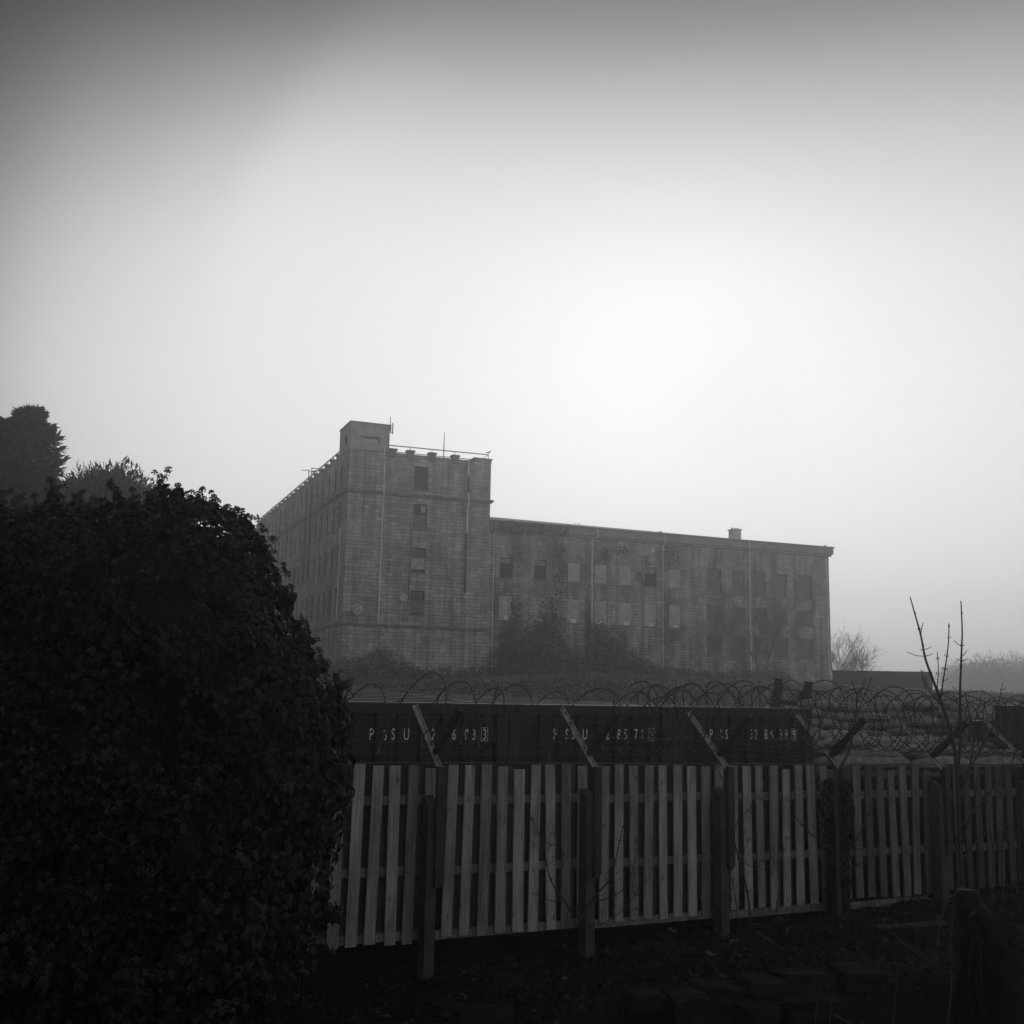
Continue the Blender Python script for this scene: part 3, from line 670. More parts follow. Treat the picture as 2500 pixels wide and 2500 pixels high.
# creeper on the wing's eaves and walls
cv = MB()
def creeper(x0, x1, z0, z1, n, size=.12):
    P = np.stack([npr.uniform(x0, x1, n), np.full(n, w0) - npr.random(n) * .10, npr.uniform(z0, z1, n)], 1); return P
Ps = []
for x0, x1, z0, z1, n in ((11.2, 17.5, 12.3, 13.1, 900),):
    P = creeper(x0, x1, z0, z1, n); P[:, 1] -= .33; Ps.append(P)
for cx, cz, rx, rz, n in ((17.0, 9.0, .5, 1.7, 260), (13.4, 6.2, .6, 1.5, 260), (16.2, 6.0, .9, 1.5, 520), (16.9, 11.2, .5, .6, 120), (20.9, 11.2, .4, .4, 120), (22.6, 11.5, .6, .35, 140), (24.6, 10.8, .3, .5, 80), (26.9, 11.7, .7, .7, 240), (19.5, 6.2, .5, 1.3, 200), (23.9, 9.6, .25, .4, 60)):
    u = npr.normal(size=(n, 2)) * .62; P = np.stack([cx + u[:, 0] * rx, w0 - .02 - npr.random(n) * .09, cz + u[:, 1] * rz], 1); Ps.append(P)
P = np.concatenate(Ps); k = len(P)
scatter(cv, P, np.array([0, -1, .2]) + rand_unit(k) * .6, np.array([0, 0, -1]) + rand_unit(k) * .8, .10 + .12 * npr.random(k), OVAL_V, OVAL_F)
o = cv.build('creeper', M['foliage']); o.location = B0; o.rotation_euler = (0, 0, BYAW); tag(o, 'thin dark creeper patches spread over the wing wall and its eaves', 'creeper')

# trees near the mill
q = BL(33.4, -3.0, 0); bare_tree('bare_tree', (q.x, q.y, gz(q.x, q.y)), 8.0, 'faint bare tree standing in front of the right half of the wing', 5, .09, trunks=2, rmin=.009, mt=M['pale_twigs'])
q = BL(42.9, 1.2, 0); bare_tree('bare_tree', (q.x, q.y, gz(q.x, q.y)), 7.0, 'bare spreading tree at the right end of the wing', 5, .09, lean=(.9, 0, .75), trunks=4, rmin=.009, first=.14, spread=.6)
for i, (px, Y_, h, lb) in enumerate([(2352, 225, 7.6, 'hazy far tree just right of the boundary wall end'), (2412, 215, 8.8, 'hazy far tree behind the tall bare sapling tips'), (2470, 230, 9.6, 'hazy far tree next to the picture edge on the right'), (2535, 212, 10.0, 'hazy far tree partly cut by the right picture edge')]):
    p = at(px, 1700, Y_); zg = gz(p.x, p.y)
    root = empty('far_tree', (p.x, p.y, zg), 0, lb, 'tree', 'hazy trees far off on the right')
    c = MB(); T0 = at(px, [1606, 1592, 1590, 1585][i], Y_).z - zg
    crown_leaves(c, [((0, 0, T0 * .62), (4, 3, T0 * .38)), ((2.6, 0, T0 * .5), (3.4, 3, T0 * .34)), ((-2.7, 0, T0 * .48), (3.4, 3, T0 * .3)), ((0, 0, T0 * .25), (5.2, 3.4, T0 * .26))], 5200, .5, BLADE_V * 1.6, BLADE_F, .3, .6)
    c.build('crown', M['twigs'], root)
    t_ = MB(); t_.tube([(0, 0, -.4), (0, 0, T0 * .7)], [.2, .06], 6); t_.build('trunk', M['twigs'], root)

# conifers and the round tree behind the ivy, on the left
def cypress(px, Y_, top_px, name_label, widths, n, lean=.12):
    base = at(px, 1640, Y_); zg = gz(base.x, base.y); top = at(px, top_px, Y_).z
    H = top - zg; root = empty('conifer', (base.x, base.y, zg), 0, name_label, 'tree', None)
    t_ = MB(); t_.tube([(0, 0, -.5), (.1, 0, H * .5), (.35, 0, H * .93)], [.35, .2, .04], 7); t_.build('trunk', M['twigs'], root)
    lv = MB(); br = MB()
    for k in range(n):
        q = k / n; lay = (int(q * 17) + .5) / 17; z = H * (.30 + .70 * (.5 * lay + .5 * q))
        Wd = np.interp(z / H, [a for a, _ in widths], [b for _, b in widths])
        az_ = rnd.uniform(0, 6.283); ln = Wd * rnd.uniform(.5, 1.22)
        d = Vector((math.cos(az_), math.sin(az_), .30 + .3 * q)).normalized(); b0 = Vector((.35 * z / H, 0, z - ln * .25))
        tip = b0 + d * ln + Vector((0, 0, -.05 * ln)); br.tube([b0, b0.lerp(tip, .5) + Vector((0, 0, -.08 * ln)), tip], [.05, .03, .01], 3)
        m_ = 46; tt = npr.uniform(.25, 1.05, m_); P = np.array(b0)[None] + (np.array(tip - b0))[None] * tt[:, None]
        sp = (.26 * (1.12 - tt))[:, None]; P = P + npr.normal(size=(m_, 3)) * sp * np.array([1, 1, .35])
        D = np.array(d)[None] * 1.3 + npr.normal(size=(m_, 3)) * np.array([.5, .5, .25])
        scatter(lv, P, npr.normal(size=(m_, 3)) * .5 + np.array([0, 0, 1]), D, .28 + .3 * npr.random(m_), OVAL_V * np.array([.7, 1, 1]), OVAL_F)
    lv.build('crown', M['foliage'], root); br.build('branches', M['twigs'], root)
cypress(2, 55, 998, 'tall cypress with ragged layered sprays above the ivy', [(.3, 3.0), (.55, 2.6), (.75, 2.0), (.86, 1.5), (.93, .95), (1, .2)], 520)
cypress(-75, 52, 1030, 'dark cypress cut off by the left picture edge', [(.3, 2.8), (.6, 2.4), (.85, 1.6), (1, .3)], 420)
p = at(235, 1640, 55); zg = gz(p.x, p.y)
root = empty('round_tree', (p.x, p.y, zg), 0, 'rounded twiggy tree between the tall cypress and the mill', 'tree')
t_ = MB(); t_.tube([(0, 0, -.4), (.1, 0, 4), (0, 0, 7)], [.3, .22, .12], 7); t_.build('trunk', M['twigs'], root)
c = MB(); T0 = at(240, 1118, 55).z - zg
for k in range(90):
    u = rand_unit(1)[0]; u[2] = abs(u[2]) * .9 + .15; branch(c, (u[0] * .8, u[1] * .5, T0 * .68), u * np.array([1.25, 1, .8]), 1.45, .05, 4, bend=.2, up=.10, spread=.45, rmin=.016, n=3)
crown_leaves(c, [((.2, 0, T0 * .79), (2.1, 1.6, T0 * .19)), ((1.5, 0, T0 * .70), (1.4, 1.2, T0 * .17)), ((-1.3, 0, T0 * .74), (1.5, 1.2, T0 * .2)), ((.2, 0, T0 * .58), (2.8, 1.6, T0 * .2)), ((0, 0, T0 * .4), (3.0, 1.6, T0 * .28))], 30000, .34, OVAL_V * np.array([.55, 1, 1]), OVAL_F, .3, .5)
c.build('crown', M['foliage'], root)

# ------------------------------------------------------------------ shipping containers
C0 = Vector((.00295, 13.8816, 0)); CANG = R(27.3); CW, CH, CL = 2.438, 2.591, 6.058
CTOP = -.125
def text_mesh(chars):
    cu = bpy.data.curves.new('glyph', 'FONT'); cu.body = chars; cu.size = 1; cu.align_x = 'CENTER'; cu.resolution_u = 3
    ob = bpy.data.objects.new('glyph', cu); col.objects.link(ob)
    dg = bpy.context.evaluated_depsgraph_get(); me = bpy.data.meshes.new_from_object(ob.evaluated_get(dg))
    V = np.array([v.co[:] for v in me.vertices]); Fc = [tuple(p.vertices) for p in me.polygons]
    bpy.data.objects.remove(ob); bpy.data.curves.remove(cu); bpy.data.meshes.remove(me)
    return V, Fc
PITCH_C = .278
def corr(x):                                           # depth of the corrugated end wall at x
    q = (x - .17) % PITCH_C
    if q < .110: return 0.0
    if q < .139: return .045 * (q - .110) / .029
    if q < .249: return .045
    return .045 * (1 - (q - .249) / .029)
_c = MB(); _c.box(0, .178, 0, .162, 0, .118); CAST = _c.mesh('corner_casting', M['black_steel2'])
_c = MB(); _c.quad(*[(.089 + .032 * math.cos(6.2832 * j / 14), -.004, .058 + .043 * math.sin(6.2832 * j / 14)) for j in range(14)]); CHOLE = _c.mesh('casting_hole', M['hole'])
GS = [.672, .833, .942, 1.098, 1.352, 1.450, 1.610, 1.712, 1.876, 1.974, 2.116]
def container(off, code, label, tilt, groupname='dark containers side by side behind the fence'):
    loc = C0 + Vector((math.cos(CANG), math.sin(CANG), 0)) * off; loc.z = CTOP - CH
    r = empty('shipping_container', loc, CANG, label, 'container', groupname); r.rotation_euler = (R(tilt), 0, CANG)
    cz = CH
    ew = MB(); brk = sorted({.16, CW - .16, *[q for k in range(9) for q in (.17 + k * PITCH_C, .17 + k * PITCH_C + .110, .17 + k * PITCH_C + .139, .17 + k * PITCH_C + .249) if .16 < q < CW - .16]})
    for a, b in zip(brk, brk[1:]):
        ya, yb = .03 + corr(a + 1e-5), .03 + corr(b - 1e-5)
        ew.quad((a, ya, .15), (b, yb, .15), (b, yb, CH - .125), (a, ya, CH - .125))
    ew.build('end_wall', M['black_steel'], r)
    fr = MB()
    for x0 in (.0, CW - .16):
        for y0 in (.0, CL - .16): fr.box(x0 + .003, x0 + .157, y0 + .003, y0 + .157, .118, CH - .118)
    fr.box(.17, CW - .17, .012, .10, CH - .125, CH - .012); fr.box(.17, CW - .17, .012, .14, .02, .15); fr.box(.17, CW - .17, CL - .1, CL - .01, CH - .125, CH - .01)
    for x0 in (.01, CW - .09): fr.box(x0, x0 + .08, .165, CL - .165, CH - .11, CH - .02); fr.box(x0, x0 + .08, .165, CL - .165, .02, .16)
    fr.build('frame', M['black_steel2'], r)
    for x0 in (0, CW - .178):
        for y0 in (0, CL - .162):
            for z0 in (0, CH - .118):
                o = bpy.data.objects.new('corner_casting', CAST); col.objects.link(o); o.parent = r; o.location = (x0, y0, z0)
                if y0 == 0 and z0 > 0: h_ = bpy.data.objects.new('casting_hole', CHOLE); col.objects.link(h_); h_.parent = o
    sw = MB()
    for x, s in ((.03, 1), (CW - .03, -1)):
        yy_ = np.arange(.16, CL - .15, .139); 
        for k, (a, b) in enumerate(zip(yy_, yy_[1:])):
            xa, xb = x + s * .03 * (k % 2), x + s * .03 * ((k + 1) % 2)
            sw.quad((xa, a, .15), (xb, b, .15), (xb, b, CH - .1), (xa, a, CH - .1))
    sw.quad((.16, CL - .04, .15), (CW - .16, CL - .04, .15), (CW - .16, CL - .04, CH - .1), (.16, CL - .04, CH - .1))
    sw.build('side_wall', M['black_steel'], r)
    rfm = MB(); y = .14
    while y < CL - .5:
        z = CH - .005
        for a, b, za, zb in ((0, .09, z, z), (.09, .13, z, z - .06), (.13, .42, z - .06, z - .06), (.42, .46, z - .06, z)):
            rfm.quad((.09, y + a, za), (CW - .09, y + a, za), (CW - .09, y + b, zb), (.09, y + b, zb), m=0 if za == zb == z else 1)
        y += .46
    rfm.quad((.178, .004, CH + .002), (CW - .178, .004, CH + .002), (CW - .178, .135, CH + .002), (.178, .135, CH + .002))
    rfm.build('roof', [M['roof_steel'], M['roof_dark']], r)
    lt = MB(); zc = -.49 - CTOP + CH
    for chs, x in zip(code, GS):
        V, Fc = text_mesh(chs)
        V = V - np.array([V[:, 0].mean() * 0, V[:, 1].min(), 0]); hgt = V[:, 1].max()
        cxm = (V[:, 0].max() + V[:, 0].min()) / 2
        sy = .132 / hgt; sx = sy * .60 * (1 if chs != '1' else 1.05)
        dep = .03 + min(corr(x + q) for q in np.linspace(-.045, .045, 13)) - .004
        W = [((vx - cxm) * sx + x, dep, vy * sy + zc - .066) for vx, vy, _ in V]
        lt.arrays(W, [f_ for f_ in Fc])
    x = GS[-1]; dep = .03 + min(corr(x + q) for q in np.linspace(-.045, .045, 13)) - .003
    for a, b, c_, d_ in ((-.044, .044, -.082, -.077), (-.044, .044, .077, .082), (-.044, -.039, -.077, .077), (.039, .044, -.077, .077)):
        lt.quad((x + a, dep, zc + c_), (x + b, dep, zc + c_), (x + b, dep, zc + d_), (x + a, dep, zc + d_))
    lt.build('lettering', M['stencil'], r)
    return r
container(-2.463, 'PSSU3286033', 'leftmost of the three black containers, end code reading 32 86 03', 2.1)
container(0.0, 'PSSU3285715', 'middle of the three black containers, end code reading 32 85 71', 1.1)
container(2.463, 'PSSU3286389', 'rightmost of the three black containers, end code reading 32 86 38', .25)
# dark steel boxes at the right
def steel_box(name, p, sx, sy, sz, rz, label, mt):
    r = empty(name, p, rz, label, 'container'); b = MB(); b.box(0, sx, 0, sy, 0, sz); b.build('body', mt, r)
    e = MB(); 
    for x0 in (0, sx - .08): e.box(x0 - .01, x0 + .09, -.012, .08, 0, sz - .083)
    e.box(-.012, sx + .012, -.012, sy + .012, sz - .08, sz + .012); e.build('frame', M['black_steel2'], r)
    k = MB(); x = .16
    while x < sx - .2: k.box(x, x + .12, -.03, -.003, .1, sz - .14); x += .26
    k.build('ribs', mt, r)
steel_box('steel_container', (7.38, 17.0, -2.72), 2.4, 5.0, 2.68, R(-24), 'black steel container at the right picture edge behind the razor wire', M['black_steel'])
steel_box('steel_bin', (8.42, 20.2, -1.25), .36, .5, .92, R(15), 'small grey steel bin between the sandbags and the right container', M['metal_grey'])

# ------------------------------------------------------------------ timber trestle behind the containers
r = empty('timber_trestle', (5.2, 22, -2.6), 0, 'leaning timber trestle with two posts rising behind the right container', 'trestle')
for a, b, wd in (((4.85, 22, -2.6), (5.32, 22, .40), .13), ((5.52, 22, -2.6), (5.90, 22, .35), .14), ((5.62, 22.9, -2.6), (6.03, 22.9, .14), .15)):
    m_ = MB(); m_.bar(Vector(a) - r.location, Vector(b) - r.location, wd, wd); m_.build('post', M['old_timber'], r)
m_ = MB(); m_.bar(Vector((5.2, 21.9, -.05)) - r.location, Vector((6.1, 21.9, -.10)) - r.location, .05, .09); m_.build('rail', M['old_timber'], r)
m_ = MB(); m_.bar(Vector((5.25, 21.9, -.1)) - r.location, Vector((5.7, 21.9, -.75)) - r.location, .05, .08); m_.build('brace', M['old_timber'], r)

# ------------------------------------------------------------------ sandbags
berm = MB(); bx_ = np.linspace(3.6, 10.2, 34); by_ = np.linspace(14.4, 24.5, 30)
BX, BY = np.meshgrid(bx_, by_)
def berm_z(x, y):
    e = np.minimum(np.minimum(x - 3.7, 10.1 - x) / .5, np.minimum(y - (14.5 + (x - 4.3) * .45), 24.4 - y) / .5)
    return ground_z(x, y) - .05 + np.clip(e, 0, 1) * (-1.02 - ground_z(x, y) + .05) + .02 * np.sin(x * 5) * np.sin(y * 4)
BZ = berm_z(BX, BY); berm.v = np.stack([BX, BY, BZ], -1).reshape(-1, 3).tolist(); nb = len(bx_)
berm.f = [(j * nb + i, j * nb + i + 1, (j + 1) * nb + i + 1, (j + 1) * nb + i) for j in range(len(by_) - 1) for i in range(nb - 1)]; berm.m = [0] * len(berm.f)
tag(berm.build('embankment', M['ground']), kind='structure')
def bag_mesh(lx, ly, lz, seed, mt, wr=.5):
    g_ = np.random.default_rng(seed); nu, nv = 48, 22; V = []; ph = g_.uniform(0, 6, 8)
    for j in range(nv + 1):
        v = -math.pi / 2 + math.pi * j / nv
        for i in range(nu):
            u = 2 * math.pi * i / nu
            f_ = lambda c, e: math.copysign(abs(c) ** e, c)
            x = f_(math.cos(v), .55) * f_(math.cos(u), .45); y = f_(math.cos(v), .55) * f_(math.sin(u), .45); z = f_(math.sin(v), .75)
            ear = (abs(x) ** 5) * (abs(y) ** 3)
            z *= (1 - .5 * abs(x) ** 6) * (1 - .35 * abs(y) ** 6)
            wrk = .05 * wr * math.sin(9 * x + 4 * y + ph[0]) * math.sin(5 * y + ph[1]) + .05 * wr * math.sin(17 * x * y + 11 * x + ph[2]) + .06 * wr * math.sin(23 * x - 9 * y + ph[4]) * (1 - x * x) + .07 * wr * math.sin(3.1 * x + ph[3])
            z += wrk * (abs(z) > .2)
            if abs(x) > .8: z += .10 * math.sin(14 * y + ph[1]) * (abs(x) - .8) / .2
            z -= .16 * math.exp(-((y - .25 * math.sin(3 * x + ph[2])) / .10) ** 2) * (z > 0) * wr * .6
            V.append((lx / 2 * x * (1 + .05 * ear + .02 * math.sin(5 * y + ph[4])), ly / 2 * y * (1 + .04 * math.sin(4 * x + ph[5])), lz / 2 * (z - .10 * abs(x) ** 3 + .08 * math.sin(2.2 * x + ph[6]))))
    mb = MB(); mb.smooth = True; mb.v = V
    for j in range(nv):
        for i in range(nu): mb.f.append((j * nu + i, j * nu + (i + 1) % nu, (j + 1) * nu + (i + 1) % nu, (j + 1) * nu + i)); mb.m.append(0)
    return mb.mesh('sandbag', mt)
bags = [bag_mesh(.80, .46, .21, s, M['burlap_dark']) for s in range(5)]
big = [bag_mesh(.86, .5, .18, 20 + s, M['burlap'], 1.3) for s in range(4)]
def bag(me, p, rz, label, group, rx=0, sc=(1, 1, 1)):
    o = bpy.data.objects.new('sandbag', me); col.objects.link(o); o.location = p; o.rotation_euler = (rx, rnd.uniform(-.05, .05), rz); o.scale = sc
    tag(o, label, 'sandbag', group)
names = ['lowest', 'second', 'third', 'fourth', 'fifth', 'topmost']
G1 = 'sandbags of the stacked wall behind the razor wire'
for row in range(6):
    xoff = .36 * (row % 2); nb_ = 6
    for k in range(nb_):
        x = 5.75 + xoff * .8 + k * .66; z = -.93 + row * .165 + rnd.uniform(-.015, .015)
        if x > 9.6 - (row > 4) * .3: continue
        z -= .05 * math.sin(x * 2.1)
        where = 'left pile' if x < 8.2 else 'right pile'
        y = 22 + (.30 if x > 8.15 else 0) + rnd.uniform(-.05, .05) - row * .0
        bag(rnd.choice(bags), (x, y, z), rnd.uniform(-.12, .12), f'grey sandbag in the {names[row]} row of the {where} of the stacked wall', G1, rx=rnd.uniform(-.08, .08), sc=(1, 1, rnd.uniform(.9, 1.1)))
G2 = 'big pale sandbags lying just behind the fence'
fr_ = [(2072, 1818, 15.5, .1, 'pale sandbag lying against the right end of the containers'), (2120, 1842, 15.4, -.25, 'pale wrinkled sandbag sagging to the right behind the ivy-wrapped post'), (2185, 1832, 15.7, .05, 'long smooth sandbag in the middle of the front row'),
       (2270, 1838, 15.9, -.15, 'wrinkled sandbag behind the second dark arm from the right'), (2365, 1842, 16.1, .05, 'pale sandbag behind the tall sapling'), (2465, 1848, 16.2, -.05, 'pale sandbag under the right steel container'),
       (2140, 1862, 15.3, .02, 'half hidden sandbag at the bottom left of the front row'), (2290, 1866, 15.5, 0, 'half hidden sandbag at the bottom middle of the front row'), (2420, 1866, 15.8, .04, 'half hidden sandbag at the bottom right of the front row'), (2068, 1862, 15.2, .05, 'half hidden sandbag touching the container corner')]
for i, (px, py, Y_, rz, lb) in enumerate(fr_):
    bag(big[i % 4], at(px, py, Y_), R(20) + rz, lb, G2, rx=-.08)
sec = [(2050, 1798, 18.0, .1, 'pale sandbag of the second row with a high rounded end'), (2115, 1810, 18.0, -.1, 'pale sandbag of the second row sloping down to the right'), (2205, 1815, 18.2, 0, 'flat pale sandbag in the middle of the second row'), (2290, 1816, 18.4, .06, 'flat pale sandbag of the second row behind the crossing arms'), (2380, 1826, 18.6, -.1, 'low sandbag of the second row in front of the steel bin')]
for i, (px, py, Y_, rz, lb) in enumerate(sec):
    bag(big[(i + 1) % 4], at(px, py, Y_), R(8) + rz, lb, 'pale sandbags of the second row', rx=-.05)

# ------------------------------------------------------------------ fence
FZ = -2.8
froot = empty('wooden_fence', (F0.x, F0.y, FZ), R(26), 'grey timber hit-and-miss fence with concrete posts and Y-shaped wire arms', 'fence')
posts = [-4.75, -2.96, -1.15, .70, 2.48, 4.20, 5.93, 7.62, 9.35]
ztop = lambda s: -.735 - .0115 * (s + 2)
zbot = lambda s: -2.495 + .008 * (s + 2)
for i in range(len(posts) - 1):
    a, b = posts[i], posts[i + 1]
    pn = MB(); pitch = .1965; n = int((b - a) / pitch); s0 = a + .10
    for k in range(n):
        s = s0 + .02 + k * pitch; wd = .114 + rnd.gauss(0, .005)
        zt, zb = ztop(s) + rnd.gauss(0, .006) - (.05 if rnd.random() < .03 else 0), zbot(a) + (zbot(b) - zbot(a)) * .5 + rnd.uniform(-.012, .012) + .012 * (b - s)
        tl = rnd.gauss(0, .011) + (.012 if i < 2 else 0)
        Mx = Matrix.Translation((s, -.045 - rnd.random() * .006, 0)) @ Matrix.Rotation(rnd.uniform(-.025, .025), 4, 'Z') @ Matrix.Shear('XY', 4, (0, 0))
        # front board, slightly leaning
        c = []
        for zz, dx in ((zb, -tl), (zt, tl)):
            for x_, y_ in ((0, -.011), (wd, -.011), (wd, .011), (0, .011)): c.append(tuple(Mx @ Vector((x_ + dx, y_, zz - FZ))))
        iv = len(pn.v); pn.v += c
        for q in ((0, 3, 2, 1), (4, 5, 6, 7), (0, 1, 5, 4), (1, 2, 6, 5), (2, 3, 7, 6), (3, 0, 4, 7)): pn.f.append(tuple(iv + t for t in q)); pn.m.append(0)
        for rz_ in (.36, 1.06, 1.69):
            for dx in (.02, wd - .02):
                p = Mx @ Vector((dx, -.0125, zt - rz_ - FZ)); q = .0042; pn.quad((p.x - q, p.y, p.z - q), (p.x + q, p.y, p.z - q), (p.x + q, p.y, p.z + q), (p.x - q, p.y, p.z + q), m=1)
        # board on the far side covers the gap
        s2 = s + pitch / 2 + rnd.uniform(-.01, .01)
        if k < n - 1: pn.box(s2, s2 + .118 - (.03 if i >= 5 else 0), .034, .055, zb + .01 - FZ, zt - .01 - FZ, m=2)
    pn.build('panel', [M['wood_dark' if i >= 6 else 'wood_old' if i >= 5 else 'wood'], M['hole'], M['wood_dark']], froot)  # far-side boards coloured dark as the shade in the gaps
    rl_ = MB()
    for dz in (.36, 1.06, 1.69):
        rl_.box(a + .05, b - .08, -.031, .030, ztop((a + b) / 2) - dz - .042 - FZ, ztop((a + b) / 2) - dz + .042 - FZ)
    rl_.build('rail', M['wood_old'], froot)
tr_ = MB(); tr_.bar((posts[0], -.02, ztop(posts[0]) + .018 - FZ), (posts[-1], -.02, ztop(posts[-1]) + .018 - FZ), .03, .012); tr_.build('top_strip', M['dark_steel'], froot)
for i, s in enumerate(posts):
    zt = ztop(s)
    wpos = F0 + FDIR * s; zg = gz(wpos.x, wpos.y) - .25
    pm = MB()
    ct_ = -1.05 + rnd.uniform(-.03, .03)
    x0, x1, y0, y1 = s - .155, s - .045, -.245, -.085
    c = [(x0, y0, zg), (x1, y0, zg), (x1, y1, zg), (x0, y1, zg), (x0, y0, ct_ - .06), (x1, y0, ct_ - .06), (x1, y1, ct_ + .03), (x0, y1, ct_ + .03)]
    iv = len(pm.v); pm.v += [(p[0], p[1], p[2] - FZ) for p in c]
    for q in ((0, 3, 2, 1), (4, 5, 6, 7), (0, 1, 5, 4), (1, 2, 6, 5), (2, 3, 7, 6), (3, 0, 4, 7)): pm.f.append(tuple(iv + t for t in q)); pm.m.append(0)
    ps = pm.build('post', M['concrete'], froot)
    sm = MB(); sm.box(s - .082, s - .012, -.30, -.2475, -1.93 - FZ, zt - .0 - FZ); sm.box(s - .011, s + .004, -.30, -.15, -1.9 - FZ, zt - FZ)
    sm.tube([(s - .055, -.29, -1.75 - FZ), (s - .055, -.325, -1.75 - FZ)], .014, 6)
    sm.build('steel_upright', M['dark_steel'], ps)
    fa = MB(); fa.bar((s, -.22, zt - .05 - FZ), (s - .0, .58, zt + .60 - FZ), .055, .010, upv=(1, 0, 0)); fa.bar((s - .026, -.22, zt - .05 - FZ), (s - .026, .58, zt + .60 - FZ), .008, .05, upv=(1, 0, 0))
    fa.build('wire_arm', M['galv'], ps)
    na = MB(); na.bar((s + .0, -.02, zt + .12 - FZ), (s + .0, -.62, zt + .585 - FZ), .065, .055, upv=(1, 0, 0)); na.build('wire_arm', M['dark_steel'], ps)  # near arm coloured dark for its shaded underside
def strand(mb, s0, s1, n0, z0, sag, barb=True, ph=0):
    pts = []; k = int((s1 - s0) / .12)
    for j in range(k + 1):
        s = s0 + (s1 - s0) * j / k
        fr = 0
        for a, b in zip(posts, posts[1:]):
            if a <= s <= b: fr = math.sin(math.pi * (s - a) / (b - a))
        pts.append((s, n0 + .03 * math.sin(s * 2 + ph), z0 - .0115 * (s + 2) - sag * fr * (1 + .5 * math.sin(s * .9 + ph)) - FZ))
    mb.tube(pts, .0016, 3, cap=False)
    if barb:
        s = s0
        while s < s1:
            j = min(k, int((s - s0) / (s1 - s0) * k)); p = Vector(pts[j]); a = rnd.uniform(0, 3.14)
            mb.tube([p - Vector((.006, .012 * math.cos(a), .014 * math.sin(a))), p + Vector((.006, .012 * math.cos(a), .014 * math.sin(a)))], .0018, 3, cap=False)
            s += rnd.uniform(.09, .13)
for n0, z0, sag in ((.06, -.62, .01), (-.2, -.53, .05), (.3, -.42, .02), (-.42, -.34, .12), (.5, -.25, .04)):
    sb = MB(); strand(sb, -4.7, 9.3, n0, z0, sag, True, rnd.uniform(0, 6)); sb.build('barbed_wire', M['wire'], froot)

# ------------------------------------------------------------------ razor wire coils lying in the arms
def coil(name_label, s0, s1, pitch_f, rad_f, cz_f, hand, ph0, seed, cn=.0, barb=.046, name='razor_wire_coil', lean=.12):
    g_ = random.Random(seed); root = empty(name, (F0.x, F0.y, FZ), R(26), name_label, 'razor wire', 'razor wire coils along the fence top')
    pts = []; s = s0; th = ph0; dth = .16
    while s < s1:
        j1 = .03 * math.sin(th * .37 + seed) + .02 * math.sin(th * .81 + 2 * seed)
        r_ = rad_f(s) * (1 + j1 * 2)
        pts.append(Vector((s + .05 * math.sin(th * .53 + seed) + lean * math.sin(th), cn + r_ * math.cos(th) * hand, cz_f(s) + r_ * math.sin(th) + j1 - FZ)))
        th += dth; s += pitch_f(s) * dth / 6.2832
    wv = MB(); wv.tube(pts, .0038, 4, cap=False)
    bb = wv; acc = 0
    for a, b in zip(pts, pts[1:]):
        d = b - a; acc += d.length
        while acc > barb:
            acc -= barb; t_ = 1 - acc / d.length; p = a.lerp(b, max(0, min(1, t_))); u = d.normalized(); x = u.orthogonal().normalized(); x.rotate(Matrix.Rotation(g_.uniform(0, 6.28), 3, u)); y = u.cross(x)
            h_ = .016
            bb.quad(p + u * h_ * .9, p + x * h_, p - u * h_ * .9, p - x * h_); bb.quad(p + u * h_ * .9, p + y * h_, p - u * h_ * .9, p - y * h_)
    wv.build('wire', M['razor'], root)
czl = lambda s: float(np.interp(s, [-4.7, -2, -1.3, -.8, -.16, .5, 1.4, 3.0, 4.4, 5.8, 7.4, 9.3], [-.28, -.26, -.21, -.19, -.33, -.31, -.27, -.22, -.22, -.28, -.32, -.34]))
coil('stretched loose razor wire coil over the left half of the fence', -4.7, 1.9, lambda s: .46 + .16 * math.sin(s * 2.7), lambda s: .36 + .05 * math.sin(s * 3.1), czl, 1, .4, 3, .02)
coil('second loose razor wire coil tangled in the left half', -3.0, 1.6, lambda s: .70 + .2 * math.sin(s * 1.9 + 1), lambda s: .30 + .06 * math.sin(s * 2.3 + 2), lambda s: czl(s) - .04, -1, 2.0, 5, .08)
coil('tight razor wire coil over the right half of the fence', 1.2, 9.3, lambda s: .25, lambda s: .385, czl, 1, 1.0, 7, .0, lean=.16)
coil('counter-wound razor wire coil clipped to the tight right coil', 1.35, 9.3, lambda s: .25, lambda s: .375, czl, -1, 2.4, 9, .02, lean=-.16)

# ------------------------------------------------------------------ ivy mound in the left foreground
IY = 9.3
outl = [(-420, 1300), (-250, 1250), (-120, 1238), (0, 1245), (45, 1252), (90, 1246), (140, 1238), (165, 1232), (210, 1240), (260, 1238), (300, 1232), (340, 1236), (400, 1222), (430, 1215), (470, 1225), (520, 1235), (560, 1243), (600, 1268), (628, 1300), (645, 1345), (660, 1390), (688, 1420), (700, 1465), (728, 1520), (752, 1580), (785, 1635), (822, 1672), (838, 1700), (838, 1760), (842, 1840), (846, 1900), (842, 1960), (824, 2020), (815, 2080), (792, 2130), (798, 2180), (800, 2240), (775, 2290), (752, 2340), (735, 2400), (720, 2440), (640, 2500), (500, 2540), (-420, 2560)]
outl = [(x - (14 if x > 600 else 0), y + (24 if y < 1305 else 0)) for x, y in outl]
poly = np.array([[at(x, y, IY).x, at(x, y, IY).z] for x, y in outl])
